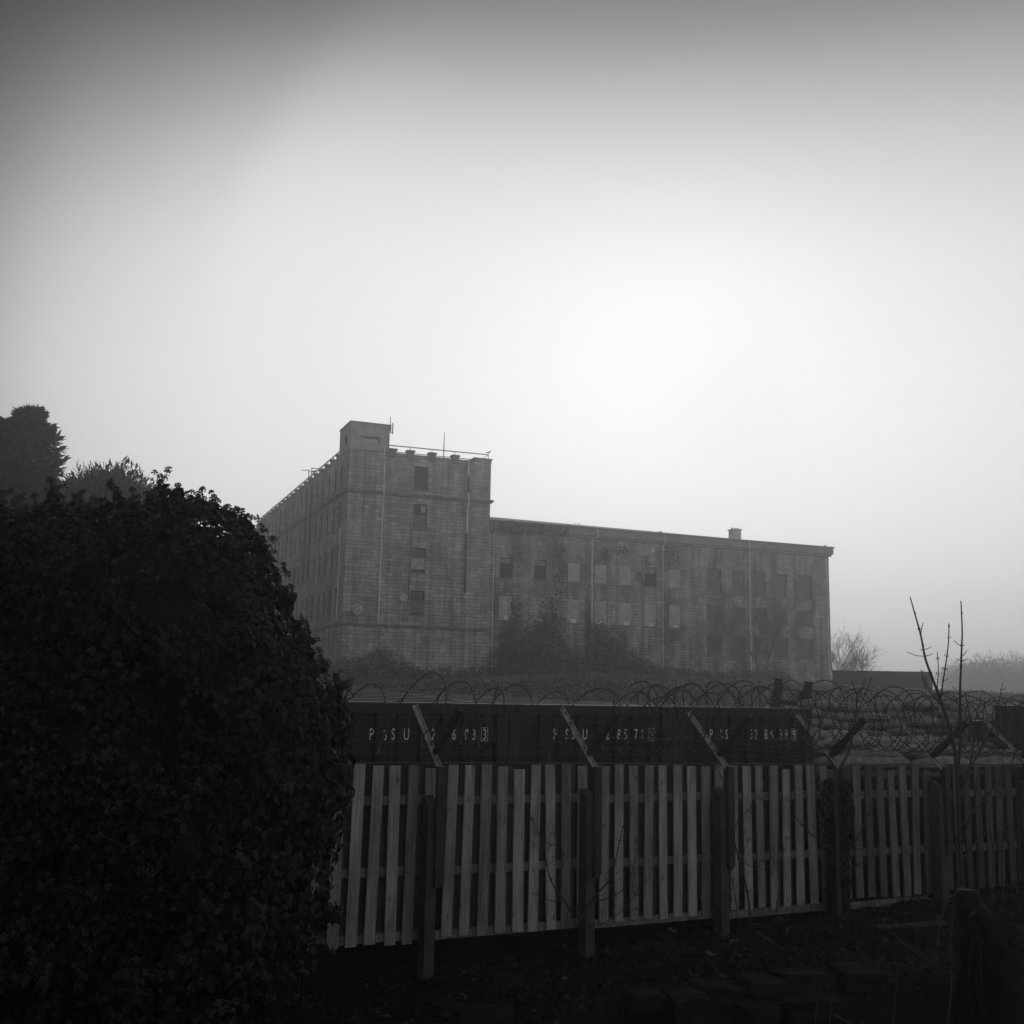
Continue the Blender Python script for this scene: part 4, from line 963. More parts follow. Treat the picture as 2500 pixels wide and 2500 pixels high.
def seg_dist(P):
    A = poly; B = np.roll(poly, -1, 0); d = np.full(len(P), 1e9); ins = np.zeros(len(P), bool)
    for a, b in zip(A, B):
        ab = b - a; t_ = np.clip(((P - a) @ ab) / (ab @ ab), 0, 1); d = np.minimum(d, np.linalg.norm(P - (a + t_[:, None] * ab), axis=1))
        c = ((a[1] > P[:, 1]) != (b[1] > P[:, 1])) & (P[:, 0] < (b[0] - a[0]) * (P[:, 1] - a[1]) / (b[1] - a[1] + 1e-12) + a[0]); ins ^= c
    return d, ins
def mound(P):
    """depth of the mound's front surface in front of its middle plane"""
    d, ins = seg_dist(P); q = np.clip(d / 1.25, 0, 1); D = 1.35 * np.sqrt(np.maximum(0, 1 - (1 - q) ** 2))
    x, z = P[:, 0], P[:, 1]
    D = D + (.22 * np.sin(x * 3.1 + z * 1.3) * np.sin(z * 2.7 - x) + .17 * np.sin(x * 5.3 + 2 + np.sin(z * 2)) * np.sin(z * 4.7 + 1 + np.sin(x * 3)) + .09 * np.sin(x * 11 + z * 7) * np.sin(z * 9 - x * 4)) * np.clip(q * 3, 0, 1)
    return D, d, ins
iroot = empty('ivy_bush', (-2.5, IY, -2.9), 0, 'huge dark ivy bush with berry heads filling the left foreground', 'bush')
IO = iroot.location
gx = np.arange(poly[:, 0].min(), poly[:, 0].max(), .09); gzv = np.arange(poly[:, 1].min(), poly[:, 1].max(), .09)
GX, GZ = np.meshgrid(gx, gzv); PP = np.stack([GX.ravel(), GZ.ravel()], 1); D, d_, ins = mound(PP)
ok = (ins & (d_ > .09)).reshape(GX.shape); idx = -np.ones(GX.shape, int); core = MB(); core.smooth = True
for back in (0, 1):
    idx[:] = -1
    for j, i in zip(*np.nonzero(ok)):
        idx[j, i] = len(core.v); dd = D.reshape(GX.shape)[j, i]
        core.v.append((GX[j, i], IY - (dd - .13) if not back else IY + dd * .75, GZ[j, i]))
    for j in range(GX.shape[0] - 1):
        for i in range(GX.shape[1] - 1):
            q = (idx[j, i], idx[j, i + 1], idx[j + 1, i + 1], idx[j + 1, i])
            if min(q) >= 0: core.f.append(q if not back else q[::-1]); core.m.append(0)
core.build('dark_core', M['ivy_core'], iroot, IO)  # added dark filler; its black colour stands in for shade between leaves
def ivy_points(n):
    lo, hi = poly.min(0), poly.max(0); P = npr.uniform(lo, hi, (n, 2)); D, d, ins = mound(P)
    e = .02; Dx = (mound(P + [e, 0])[0] - mound(P - [e, 0])[0]) / (2 * e); Dz = (mound(P + [0, e])[0] - mound(P - [0, e])[0]) / (2 * e)
    Nn = norm(np.stack([-Dx, -np.ones(n), -Dz], 1)); wgt = np.minimum(1 / np.abs(Nn[:, 1]), 5) / 5
    hol = np.sin(P[:, 0] * 7.1 + 3 * np.sin(P[:, 1] * 2.3)) * np.sin(P[:, 1] * 6.3 + 2 * np.sin(P[:, 0] * 3.1)) + .5 * np.sin(P[:, 0] * 15) * np.sin(P[:, 1] * 13)
    keep = ins & (npr.random(n) < (wgt * 1.0 + .12) * np.where(hol < -.35, .25, 1.0))
    return P[keep], D[keep], Nn[keep], d[keep]
P, D, Nn, d = ivy_points(105000)
k = len(P); P3 = np.stack([P[:, 0], IY - D + npr.normal(size=k) * .05 + .02, P[:, 1]], 1) + Nn * npr.uniform(-.08, .10, k)[:, None]
lv = MB(); T = np.array([0, -.25, -1.0]) + rand_unit(k) * .65 + Nn * .35
scatter(lv, P3 - np.array(IO), Nn + rand_unit(k) * .55 + np.array([0, 0, .25]), T, .036 + .046 * npr.random(k) ** 1.5)
# the far side, thinner
bk = npr.choice(k, 9000); Pb = P3[bk].copy(); Pb[:, 1] = IY + D[bk] * .75 + .05; Nb = Nn[bk] * np.array([1, -1, 1])
scatter(lv, Pb - np.array(IO), Nb + rand_unit(len(bk)) * .5, np.array([0, 0, -1.0]) + rand_unit(len(bk)) * .6, .06 + .05 * npr.random(len(bk)))
OCT = np.array([(1, 0, 0), (-1, 0, 0), (0, 1, 0), (0, -1, 0), (0, 0, 1), (0, 0, -1)], float); OCF = np.array([(0, 2, 4), (2, 1, 4), (1, 3, 4), (3, 0, 4), (2, 0, 5), (1, 2, 5), (3, 1, 5), (0, 3, 5)])
um = MB(); stm = MB()
def umbels(C, Dn, rad, nb=17):
    """berry heads: balls on short stalks round each centre"""
    for c, dn in zip(C, Dn):
        u = rand_unit(nb); u = norm(u + np.array(dn) * .55); r_ = rad * rnd.uniform(.8, 1.2)
        B = c + u * r_ * npr.uniform(.8, 1.0, nb)[:, None]; s_ = .0072 * npr.uniform(.75, 1.2, nb)
        W = B[:, None, :] + OCT[None] * s_[:, None, None]
        um.arrays(W.reshape(-1, 3).tolist(), (OCF[None] + (np.arange(nb) * 6)[:, None, None]).reshape(-1, 3).tolist())
        x = np.cross(u, [0.3, .5, .8]); x = norm(x) * .0016
        W = np.stack([np.broadcast_to(c, B.shape) - x, np.broadcast_to(c, B.shape) + x, B], 1)
        um.arrays(W.reshape(-1, 3).tolist(), np.arange(nb * 3).reshape(-1, 3).tolist())
sel = npr.choice(k, 1500, replace=False)
for i in sel:
    m_ = rnd.randint(1, 4); base = P3[i] - np.array(IO); n_i = Nn[i]
    C = base + n_i * .07 + npr.normal(size=(m_, 3)) * .045 + np.array([0, 0, .03]); umbels(C, [norm(n_i + np.array([0, 0, .6]))] * m_, .025, 16)
    for c in C: stm.tube([base - n_i * .04, c], [.003, .002], 3, cap=False)
def shoot(px, py, dx, dz, ln, leaves=10, heads=4, fix=True):
    if fix: px, py, ln = px - (14 if px > 600 else 0), py + (26 if py < 1305 else 0), ln * .8
    b = np.array(at(px, py, IY)) - np.array(IO); b[1] -= rnd.uniform(.05, .3); dr = norm(np.array([dx, -.15, dz])); tip = b + dr * ln
    stm.tube([b - dr * .15, (b + tip) / 2 + npr.normal(size=3) * .01, tip], [.006, .004, .002], 4, cap=False)
    m_ = leaves; tt = npr.uniform(-.1, .8, m_); Pn = b + dr * (ln * tt)[:, None] + npr.normal(size=(m_, 3)) * .018
    scatter(lv, Pn, rand_unit(m_) * .6 + np.array([0, -.8, .3]), rand_unit(m_) * .8 + np.array([0, 0, -.9]), .06 + .035 * npr.random(m_))
    C = tip + npr.normal(size=(heads, 3)) * np.array([.04, .03, .035]); umbels(C, [norm(c - b) for c in C], .027, 24)
    for c in C: stm.tube([tip - dr * .05, c], [.003, .002], 3, cap=False)
for a in ((12, 1250, 0, 1, .16, 14, 5), (155, 1225, 0, 1, .24, 16, 7), (150, 1222, .1, 1, .16, 12, 5), (293, 1224, 0, 1, .22, 18, 7), (12, 1240, .1, 1, .20, 12, 6), (225, 1232, -.2, 1, .12, 12, 5), (505, 1228, .2, 1, .14, 14, 6), (375, 1232, .1, 1, .14, 22, 4), (418, 1206, -.15, 1, .26, 16, 8), (445, 1212, .2, 1, .16, 20, 4), (440, 1215, .2, 1, .09, 24, 4), (475, 1225, .1, 1, .06, 12, 4), (540, 1240, -.1, 1, .12, 20, 7), (565, 1245, .4, 1, .11, 10, 5), (588, 1262, .2, 1, .13, 18, 6), (606, 1272, .5, 1, .14, 14, 6), (632, 1300, .7, .7, .12, 12, 6), (640, 1335, .7, .2, .12, 18, 3),
          (650, 1350, .9, .3, .10, 10, 5), (664, 1385, .9, .5, .10, 12, 5), (690, 1425, .8, .6, .12, 12, 6), (700, 1455, 1, .3, .13, 12, 6), (705, 1480, 1, .1, .11, 14, 5), (728, 1530, 1, .4, .10, 12, 5), (752, 1590, .9, .5, .13, 14, 6), (790, 1640, .8, .7, .12, 12, 6), (825, 1680, .9, .4, .13, 12, 7), (836, 1730, 1, .2, .10, 10, 5), (842, 1800, 1, 0, .08, 10, 4), (845, 1880, 1, .2, .08, 12, 5), (846, 1940, 1, 0, .08, 10, 4), (820, 2050, 1, .3, .08, 10, 3),
          (800, 2200, 1, -.1, .22, 34, 5), (806, 2230, 1, .25, .17, 20, 4), (800, 2180, .7, .6, .10, 10, 4), (785, 2290, .9, -.2, .12, 18, 2), (760, 2330, .9, -.1, .10, 16, 2)):
    shoot(*a)
for q in range(60):
    t_ = rnd.uniform(3, 30); i = int(t_); f_ = t_ - i; a = np.array(outl[i]); b = np.array(outl[i + 1]); p_ = a + (b - a) * f_; tn = b - a; nn = np.array([tn[1], -tn[0]]) / np.linalg.norm(tn)
    shoot(p_[0], p_[1], nn[0] * 1 + rnd.uniform(-.3, .3), -nn[1] + .25, rnd.uniform(.02, .09), 9, rnd.randint(1, 4), False)
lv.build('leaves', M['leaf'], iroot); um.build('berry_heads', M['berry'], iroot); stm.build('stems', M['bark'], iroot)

# ivy clump wrapped round the post behind the small sapling
ic = empty('ivy_clump', (3.92, 14.0, -2.6), 0, 'dark ivy clump wrapped round the fence post right of the containers', 'ivy')
ci = MB(); pz = F0 + FDIR * 4.08 - FNRM * .22
n = 1500; z = npr.uniform(-2.5, -.95, n); th = npr.uniform(0, 6.28, n); rr = .09 + .09 * npr.random(n) * np.interp(z, [-2.5, -1.7, -1.3, -1.1, -.9], [.5, .6, 1.6, 1.5, .4])
P = np.stack([pz.x + rr * np.cos(th), pz.y + rr * np.sin(th), z], 1); Nn = np.stack([np.cos(th), np.sin(th), 0 * th], 1)
scatter(ci, P - np.array(ic.location), Nn + rand_unit(n) * .5, np.array([0, 0, -1.0]) + rand_unit(n) * .7, .05 + .04 * npr.random(n)); ci.build('leaves', M['leaf'], ic)
ci = MB(); ci.tube([Vector((pz.x - .05, pz.y - .12, -2.7)) - ic.location, Vector((pz.x - .02, pz.y - .14, -1.6)) - ic.location, Vector((pz.x, pz.y - .1, -1.0)) - ic.location], [.02, .015, .006], 5); ci.build('stem', M['bark'], ic)

# ------------------------------------------------------------------ saplings
def smooth_path(pts, n=4):
    P = [Vector(p) for p in pts]; out = []
    for i in range(len(P) - 1):
        a, b, c, d = P[max(i - 1, 0)], P[i], P[i + 1], P[min(i + 2, len(P) - 1)]
        for k in range(n):
            t_ = k / n; out.append(.5 * ((2 * b) + (c - a) * t_ + (2 * a - 5 * b + 4 * c - d) * t_ ** 2 + (3 * b - a - 3 * c + d) * t_ ** 3))
    out.append(P[-1]); return out
def sapling(label, base_px, Y0, stems, twig=.10, tw_step=.16, buds=True, name='sapling'):
    b = at(base_px[0], base_px[1], Y0); b.z = gz(b.x, b.y) - .02
    root = empty(name, b, 0, label, 'sapling')
    first = True
    tw = MB()
    for st in stems:
        pts = [at(x, y, Y0 + dy) - b for x, y, dy in [(s[0], s[1], s[2] if len(s) > 2 else 0) for s in st['p']]]
        P = smooth_path(pts); k = len(P); r0_, r1_ = st['r']
        r0_ *= 1.25; r1_ *= 1.3; rad = [r0_ + (r1_ - r0_) * (j / (k - 1)) ** .8 for j in range(k)]
        mb = MB(); mb.tube(P, rad, 6)
        mb.build('trunk' if first else 'branch', M['bark'], root); first = False
        ln = 0; nxt = st.get('t0', .25); side_ = 0
        for j in range(1, k):
            seg = (P[j] - P[j - 1]); ln += seg.length
            if ln > nxt and st.get('tw', 1):
                nxt = ln + tw_step * rnd.uniform(.6, 1.5); d = seg.normalized(); x = d.cross(Vector((0, -1, 0))).normalized()
                x = (x + Vector((0, rnd.uniform(-.7, .7), 0))).normalized()
                frac = j / k
                for sg in (-1, 1):
                    L_ = twig * st.get('tl', 1) * rnd.uniform(.15, 1.0) * (1.25 - frac)
                    if rnd.random() < .35: L_ = .015
                    q = P[j] + (x * sg * .8 + d * .35) * L_; q2 = q + (x * sg * .35 + d * .9) * L_ * .5
                    tw.tube([P[j], q, q2], [max(.003, rad[j] * .4), .0032, .0026], 4, cap=False)
                    if buds: tw.tube([q2 - d * .006, q2 + d * .012], [.006, .003], 4)
                    if L_ > .12:
                        q3 = q + (x * sg * .9 - d * .1 + Vector((0, rnd.uniform(-.5, .5), 0))) * L_ * .5; tw.tube([q, q3], [.0028, .002], 3, cap=False)
    tw.build('twigs', M['bark'], root)
    return root
sapling('tallest bare sapling with thin upright forked shoots on the right', (2352, 2190), 13.0, [
    dict(p=[(2352, 2190), (2345, 2080), (2340, 1980), (2336, 1880), (2325, 1800), (2296, 1709), (2276, 1655), (2259, 1607), (2248, 1551), (2234, 1500), (2222, 1458)], r=(.026, .005), t0=2.6, tl=.15),
    dict(p=[(2338, 1900), (2345, 1800), (2344, 1690), (2348, 1579), (2349, 1538), (2346, 1467)], r=(.014, .005), t0=1.2, tl=.15),
    dict(p=[(2296, 1709), (2299, 1685), (2307, 1635), (2315, 1573), (2317, 1522)], r=(.008, .0045), t0=.2, tl=.25),
    dict(p=[(2292, 1705), (2288, 1685), (2291, 1635), (2288, 1591)], r=(.005, .0035), tl=.2),
    dict(p=[(2300, 1725), (2272, 1690), (2254, 1665), (2251, 1640)], r=(.006, .003), tl=.3), dict(p=[(2294, 1705), (2267, 1677), (2253, 1650)], r=(.005, .003), tl=.3),
    dict(p=[(2248, 1551), (2250, 1535), (2254, 1521)], r=(.0045, .0035), tw=0),
    dict(p=[(2254, 1602), (2235, 1600), (2215, 1592)], r=(.004, .0028), tw=0), dict(p=[(2255, 1602), (2267, 1600), (2277, 1595)], r=(.004, .0028), tw=0),
    dict(p=[(2253, 1587), (2264, 1584), (2274, 1578)], r=(.004, .0028), tw=0), dict(p=[(2253, 1587), (2246, 1586)], r=(.004, .0028), tw=0),
    dict(p=[(2348, 1578), (2338, 1572), (2329, 1563)], r=(.004, .0028), tw=0), dict(p=[(2348, 1578), (2355, 1575)], r=(.004, .003), tw=0),
    dict(p=[(2350, 1602), (2356, 1595), (2361, 1588)], r=(.004, .0028), tw=0), dict(p=[(2349, 1612), (2340, 1611), (2336, 1608)], r=(.004, .0028), tw=0), dict(p=[(2349, 1612), (2356, 1612), (2362, 1609)], r=(.004, .0028), tw=0),
    dict(p=[(2344, 1692), (2334, 1685), (2326, 1676)], r=(.004, .0028), tw=0), dict(p=[(2309, 1634), (2302, 1632), (2298, 1629)], r=(.004, .0028), tw=0), dict(p=[(2308, 1634), (2314, 1634)], r=(.004, .003), tw=0),
    dict(p=[(2338, 1960), (2370, 1860), (2377, 1780), (2366, 1740), (2357, 1690)], r=(.012, .0025), tl=.6),
    dict(p=[(2374, 1800), (2385, 1745), (2401, 1683)], r=(.006, .002), tl=.5),
    dict(p=[(2340, 1920), (2395, 1830), (2430, 1760), (2440, 1710), (2448, 1667)], r=(.010, .0022), tl=.6),
    dict(p=[(2345, 2020), (2420, 1930), (2470, 1860), (2495, 1800)], r=(.010, .002), tl=1),
    dict(p=[(2342, 2060), (2290, 1960), (2255, 1900)], r=(.009, .002), tl=1),
    dict(p=[(2348, 2100), (2400, 2040), (2460, 2030), (2510, 2025)], r=(.010, .003), tl=1.2),
    dict(p=[(2348, 2050), (2380, 1960), (2386, 1900), (2420, 1850)], r=(.008, .002), tl=1)], twig=.20, tw_step=.13)
sapling('bare sapling rising in front of the ivy-wrapped post', (2048, 2230), 13.4, [
    dict(p=[(2048, 2230), (2045, 2120), (2042, 2020), (2040, 1930), (2035, 1870), (2010, 1840)], r=(.030, .006), t0=.7),
    dict(p=[(2040, 1890), (2070, 1840), (2082, 1790), (2090, 1740), (2092, 1705), (2082, 1668), (2078, 1660)], r=(.013, .003), t0=.3, tl=.6),
    dict(p=[(2092, 1715), (2102, 1690), (2108, 1668), (2115, 1655)], r=(.005, .002), tl=.35),
    dict(p=[(2090, 1745), (2108, 1705), (2122, 1672), (2128, 1652)], r=(.005, .002), tl=.4),
    dict(p=[(2045, 2120), (2090, 2050), (2120, 1990), (2130, 1950), (2145, 1890)], r=(.010, .002), tl=1),
    dict(p=[(2044, 2080), (1985, 2040), (1940, 1990), (1930, 1930)], r=(.009, .002), tl=1),
    dict(p=[(2046, 2150), (2080, 2120), (2130, 2090), (2150, 2050)], r=(.008, .002), tl=1),
    dict(p=[(2040, 1960), (2000, 1900), (1985, 1850), (1975, 1820)], r=(.008, .002), tl=.8)], twig=.18, tw_step=.13)
sapling('fan-shaped bare sapling at the foot of the middle fence post', (1412, 2250), 11.2, [
    dict(p=[(1412, 2260), (1425, 2230), (1455, 2185), (1490, 2145), (1505, 2090), (1520, 2020), (1535, 1990)], r=(.012, .002), t0=.3),
    dict(p=[(1412, 2255), (1415, 2200), (1440, 2120), (1450, 2060), (1450, 1980), (1460, 1920)], r=(.009, .002), t0=.3),
    dict(p=[(1410, 2262), (1385, 2210), (1345, 2150), (1330, 2080), (1320, 2050), (1295, 1990)], r=(.010, .002), t0=.3),
    dict(p=[(1360, 2170), (1375, 2090), (1355, 2050), (1345, 2000)], r=(.005, .0015)),
    dict(p=[(1440, 2205), (1490, 2190), (1530, 2160), (1555, 2080), (1553, 2050)], r=(.006, .0015)),
    dict(p=[(1380, 2205), (1335, 2195), (1310, 2170)], r=(.004, .0015)),
    dict(p=[(1420, 2265), (1480, 2250), (1540, 2200), (1570, 2140)], r=(.005, .0015))], twig=.14, tw_step=.10)
sapling('thin leaning bare sapling between the third and fourth posts', (1832, 2245), 12.2, [
    dict(p=[(1832, 2250), (1825, 2180), (1805, 2100), (1785, 2030), (1768, 1980), (1762, 1900), (1735, 1860)], r=(.012, .002), t0=.25),
    dict(p=[(1802, 2245), (1795, 2190), (1782, 2110), (1778, 2060)], r=(.006, .0015)),
    dict(p=[(1808, 2110), (1820, 2070), (1828, 2040)], r=(.004, .0015)),
    dict(p=[(1785, 2030), (1815, 1990), (1850, 1950), (1870, 1900)], r=(.004, .0015)),
    dict(p=[(1800, 2090), (1845, 2120), (1870, 2090), (1885, 2050)], r=(.004, .0012))], twig=.13, tw_step=.12)
sapling('short bare whip beside the ivy-wrapped post', (1900, 2230), 12.4, [
    dict(p=[(1895, 2228), (1905, 2150), (1912, 2090), (1922, 2040)], r=(.006, .0015)),
    dict(p=[(1906, 2140), (1880, 2080), (1876, 2050)], r=(.004, .0012))], twig=.08, tw_step=.12)
sapling('thicket of thin bare stems at the right picture edge', (2450, 2200), 13.8, [
    dict(p=[(2450, 2200), (2445, 2080), (2460, 1960), (2440, 1880)], r=(.010, .002)), dict(p=[(2420, 2200), (2425, 2080), (2415, 1990), (2450, 1930)], r=(.008, .002)),
    dict(p=[(2480, 2200), (2490, 2100), (2475, 2010), (2500, 1940)], r=(.008, .002)), dict(p=[(2385, 2200), (2392, 2100), (2380, 2000)], r=(.008, .002)), dict(p=[(2440, 2080), (2400, 2030), (2370, 2020)], r=(.006, .002))], twig=.22, tw_step=.10)

# ------------------------------------------------------------------ stump, stones and things lying on the ground
st = empty('tree_stump', (4.0, 9.3, -3.3), 0, 'dark leaning tree stump in the bottom right corner', 'stump')
so_ = np.array(st.location); sm = MB(); sm.smooth = True
path = [at(2470, 2560, 8.6), at(2440, 2450, 8.7), at(2410, 2350, 8.8), at(2385, 2260, 8.9), at(2362, 2200, 9.0), at(2356, 2172, 9.05)]; rads = [.34, .25, .20, .145, .10, .075]
n = 14; P = smooth_path(path, 4); k = len(P)
for j, p in enumerate(P):
    r_ = np.interp(j / (k - 1) * 5, range(6), rads)
    for a in range(n):
        t_ = 6.2832 * a / n; rr = r_ * (1 + .16 * math.sin(3 * t_ + j * .15) + .10 * math.sin(7 * t_ + j * .5) + rnd.uniform(-.05, .05)); sm.v.append((p.x + rr * math.cos(t_) - so_[0], p.y + rr * math.sin(t_) - so_[1], p.z - so_[2]))
for j in range(k - 1):
    for a in range(n): sm.f.append((j * n + a, j * n + (a + 1) % n, (j + 1) * n + (a + 1) % n, (j + 1) * n + a)); sm.m.append(0)
sm.f.append(tuple((k - 1) * n + a for a in range(n))); sm.m.append(0)
sm.build('trunk', M['bark_dark'], st)
sm = MB()
for pth in ([(2400, 2330), (2440, 2390), (2480, 2470), (2510, 2530)], [(2385, 2290), (2380, 2380), (2390, 2460), (2395, 2520)], [(2375, 2230), (2420, 2290), (2450, 2330)]):
    sm.tube([at(x, y, 8.55) - st.location for x, y in pth], [.035, .05, .055, .06][:len(pth)], 7)
sm.build('root', M['bark_dark'], st)

def rock(p, sx, sy, sz, rz, label, seed, mt, group='broken stone blocks along the bottom edge'):
    g_ = np.random.default_rng(seed); mb = MB(); n = 7
    for ax in range(3):
        for sg in (-1, 1):
            i0 = len(mb.v)
            for a in range(n):
                for b in range(n):
                    c = [0, 0, 0]; c[ax] = sg; c[(ax + 1) % 3] = -1 + 2 * a / (n - 1); c[(ax + 2) % 3] = -1 + 2 * b / (n - 1)
                    c = np.array(c, float); m_ = np.linalg.norm(c); c = c * (1 - .05 * (m_ - 1)); c += .05 * np.sin(c[[1, 2, 0]] * 4 + seed) + .045 * np.sign(np.sin(c[[2, 0, 1]] * 5 + seed * 2)) * np.abs(c[[1, 2, 0]])
                    mb.v.append((c[0] * sx / 2, c[1] * sy / 2, c[2] * sz / 2))
            for a in range(n - 1):
                for b in range(n - 1):
                    q = (i0 + a * n + b, i0 + (a + 1) * n + b, i0 + (a + 1) * n + b + 1, i0 + a * n + b + 1); mb.f.append(q if sg > 0 else q[::-1]); mb.m.append(0)
    o = mb.build('stone_block', mt); o.location = p; o.rotation_euler = (rnd.uniform(-.1, .1), rnd.uniform(-.08, .08), rz); tag(o, label, 'stone', group)
    bm_ = o.modifiers.new('w', 'WELD'); bm_.merge_threshold = .004
for i, (px, py, Y_, sx, sy, sz, rz, lb) in enumerate([
    (1675, 2470, 10.1, .33, .35, .32, .1, 'upright pale-faced stone block in the broken edge'), (1752, 2418, 10.4, .42, .40, .12, -.1, 'flat-topped slab stone in the broken edge'), (1762, 2462, 10.3, .42, .32, .2, .05, 'dark stone block under the flat slab'),
    (1855, 2420, 10.4, .34, .4, .22, .15, 'rounded dark stone block right of the flat slab'), (1915, 2437, 10.3, .24, .3, .06, -.2, 'small pale thin slab lying low in the broken edge'), (1950, 2400, 10.6, .52, .4, .2, .05, 'wide dark stone block under the dead stalks'),
    (1975, 2458, 10.3, .5, .3, .2, 0, 'low dark stone block behind the right stalks'), (1580, 2440, 10.2, .36, .3, .14, .2, 'mossy low stone at the left end of the broken edge'), (2090, 2385, 10.8, .4, .35, .16, .1, 'stone block nearest the leaning stump'), (1845, 2478, 10.1, .3, .3, .2, .3, 'bottommost stone block at the lower picture edge')]):
    rock(at(px, py, Y_), sx, sy, sz, rz + R(8), lb, i + 1, M['rubble'])
for i, (px, py, Y_, s_, lb) in enumerate([(1185, 2470, 10.4, .5, 'flat pale half-buried stone at the bottom centre'), (1090, 2455, 10.5, .28, 'small half-buried stone left of the flat pale stone'), (1240, 2362, 11.3, .4, 'flat stone sunk in the soil below the fence')]):
    p = at(px, py, Y_); p.z = gz(p.x, p.y) + .02; rock(p, s_, s_ * .7, .12, i * .7, lb, 30 + i, M['rubble'], 'half-buried flat stones')
pl = MB(); a = at(2140, 2264, 13.0); b = at(2310, 2252, 13.2); pl.bar(a, b, .09, .03); tag(pl.build('wooden_plank', M['old_timber'], None, a), 'weathered plank lying on the ground below the right fence', 'plank')
def stick(pts, r_, label, mt=None):
    mb = MB(); P = smooth_path([at(*q) for q in pts], 4); mb.tube(P, [r_ * (1 - .6 * j / len(P)) for j in range(len(P))], 5)
    tag(mb.build('fallen_branch', mt or M['twigs'], None, P[0]), label, 'branch')
M['stalk'] = mat('dry_stalk', .035, .8, .3, 20)
stick([(2312, 2505, 9.6), (2322, 2410, 9.8), (2320, 2300, 10.0), (2334, 2190, 10.3)], .010, 'pale curved dry stalk standing beside the leaning stump', M['stalk'])
stick([(2310, 2200, 10.6), (2293, 2265, 10.4), (2285, 2330, 10.2), (2275, 2360, 10.1)], .008, 'shorter pale dry stalk left of the curved one', M['stalk'])
stick([(2175, 2275, 11.0), (2230, 2320, 10.6), (2275, 2350, 10.3), (2350, 2395, 10.0)], .007, 'long thin fallen branch slanting down towards the stump', M['stalk'])
stick([(1850, 2275, 11.3), (1900, 2310, 11.1), (1920, 2322, 11.0)], .006, 'thin fallen branch under the leaning sapling')
stick([(2040, 2480, 9.9), (2075, 2500, 9.8), (2095, 2520, 9.7)], .02, 'pale broken branch end at the lower edge', M['stalk'])
for q in range(3):
    x = (1990, 2025, 2180)[q]; stick([(x, 2500, 9.7), (x + 4, 2450, 9.8), (x + (12, -6, 10)[q], 2395, 9.9)], .005, ('dead stalk rising left of the broken branch end', 'dead stalk rising just above the broken branch end', 'dead stalk standing near the stump foot')[q], M['stalk'])
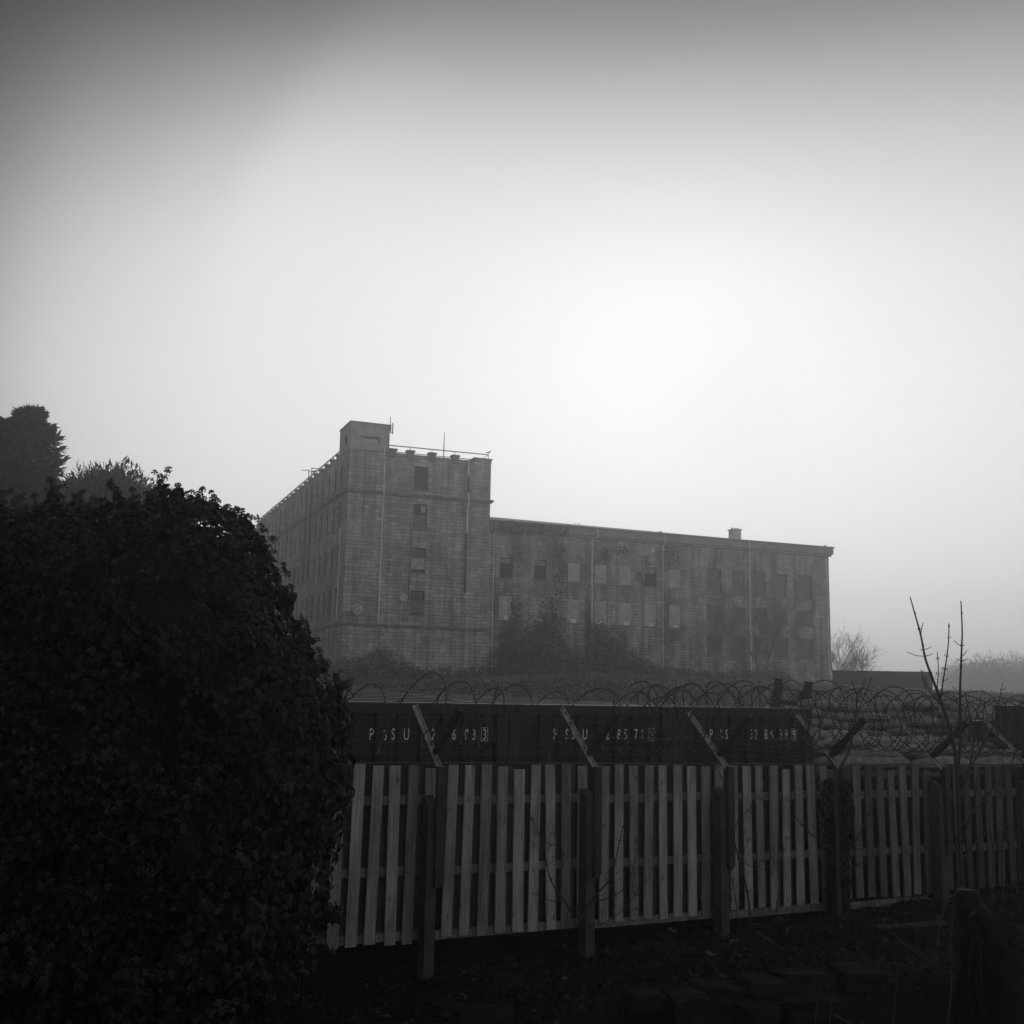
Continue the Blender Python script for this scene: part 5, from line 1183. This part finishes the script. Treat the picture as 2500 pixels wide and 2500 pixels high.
# pale dried leaves and scraps
for i, (px, py, Y_, s_, rz, lb) in enumerate([(1840, 2258, 12.2, .11, 0, 'pale curled scrap lying below the leaning sapling'), (1925, 2268, 12.2, .12, 1, 'pale upright scrap left of the ivy-wrapped post'), (1898, 2243, 12.4, .13, 2, 'flat pale scrap under the fence before the ivy-wrapped post'), (1640, 2272, 11.8, .12, .5, 'crumpled pale scrap below the third post'), (2053, 2262, 12.3, .10, 1.6, 'small pale upright stone chip by the sapling foot'), (1735, 2328, 11.0, .11, 2.5, 'pale leaf lying above the stone edge'), (1378, 2388, 10.8, .11, 1.2, 'pale hanging leaf under the fan-shaped sapling'), (945, 2482, 10.3, .10, .2, 'pale leaf at the bottom left of the open ground'), (1790, 2300, 11.4, .11, .1, 'rounded grey scrap below the fence middle'), (1133, 2432, 10.5, .10, 2.0, 'pale scrap in the middle of the bottom ground')]):
    p = at(px, py, Y_); p.z = max(p.z, gz(p.x, p.y) + .03); mb = MB(); n = 8; s_ *= .7
    for j in range(n):
        for k in range(5):
            u, v = j / (n - 1) - .5, k / 4 - .5; wd = math.cos(u * 2.6) ; mb.v.append((u * s_ * 1.3, v * s_ * .6 * wd, s_ * (.35 * v * v + .18 * math.sin(5 * u + i) + .1 * u)))
    for j in range(n - 1):
        for k in range(4): mb.f.append((j * 5 + k, (j + 1) * 5 + k, (j + 1) * 5 + k + 1, j * 5 + k + 1)); mb.m.append(0)
    mb.smooth = True; o = mb.build('dry_leaf', M['litter_pale']); o.location = p; o.rotation_euler = (rnd.uniform(-.5, .5), rnd.uniform(-.5, .5), rz); tag(o, lb, 'leaf', 'pale scraps and leaves on the ground'); o.modifiers.new('t', 'SOLIDIFY').thickness = .003

# loose ground cover
def on_ground(n, x0, x1, y0, y1):
    x = npr.uniform(x0, x1, n); y = npr.uniform(y0, y1, n); return np.stack([x, y, ground_z(x, y)], 1)
P = on_ground(26000, -6, 9, 8.6, 15.5); s_ = (P[:, :2] - np.array([F0.x, F0.y])) @ np.array([FNRM.x, FNRM.y]); P = P[s_ < .3]; n = len(P)
ll = MB(); P[:, 2] += npr.random(n) * .03
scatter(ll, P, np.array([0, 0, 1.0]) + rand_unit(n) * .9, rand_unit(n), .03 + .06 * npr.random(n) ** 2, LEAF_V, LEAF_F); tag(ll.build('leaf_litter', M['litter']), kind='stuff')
gr = MB(); C = on_ground(900, -5, 8, 9, 15); s_ = (C[:, :2] - np.array([F0.x, F0.y])) @ np.array([FNRM.x, FNRM.y]); C = C[s_ < .2]
C = np.repeat(C, 14, 0); n = len(C); C[:, :2] += npr.normal(size=(n, 2)) * .06; C[:, 2] = ground_z(C[:, 0], C[:, 1]) - .01
scatter(gr, C, rand_unit(n) + np.array([0, -.6, 0]), np.array([0, 0, 1.0]) + rand_unit(n) * .75, .05 + .16 * npr.random(n) ** 2, BLADE_V * np.array([.45, 1, 1]), BLADE_F); tag(gr.build('grass', M['grass']), kind='stuff')
# rough grass on the slope below the mill
P = on_ground(42000, -22, 36, 46, 84); n = len(P)
gs = MB(); scatter(gs, P, rand_unit(n) + np.array([0, -.5, .5]), np.array([0, 0, 1.0]) + rand_unit(n) * .8, (.12 + .25 * npr.random(n) ** 2) , BLADE_V * np.array([3.0, 1, 1]), BLADE_F); tag(gs.build('slope_grass', M['slope_grass']), kind='stuff')
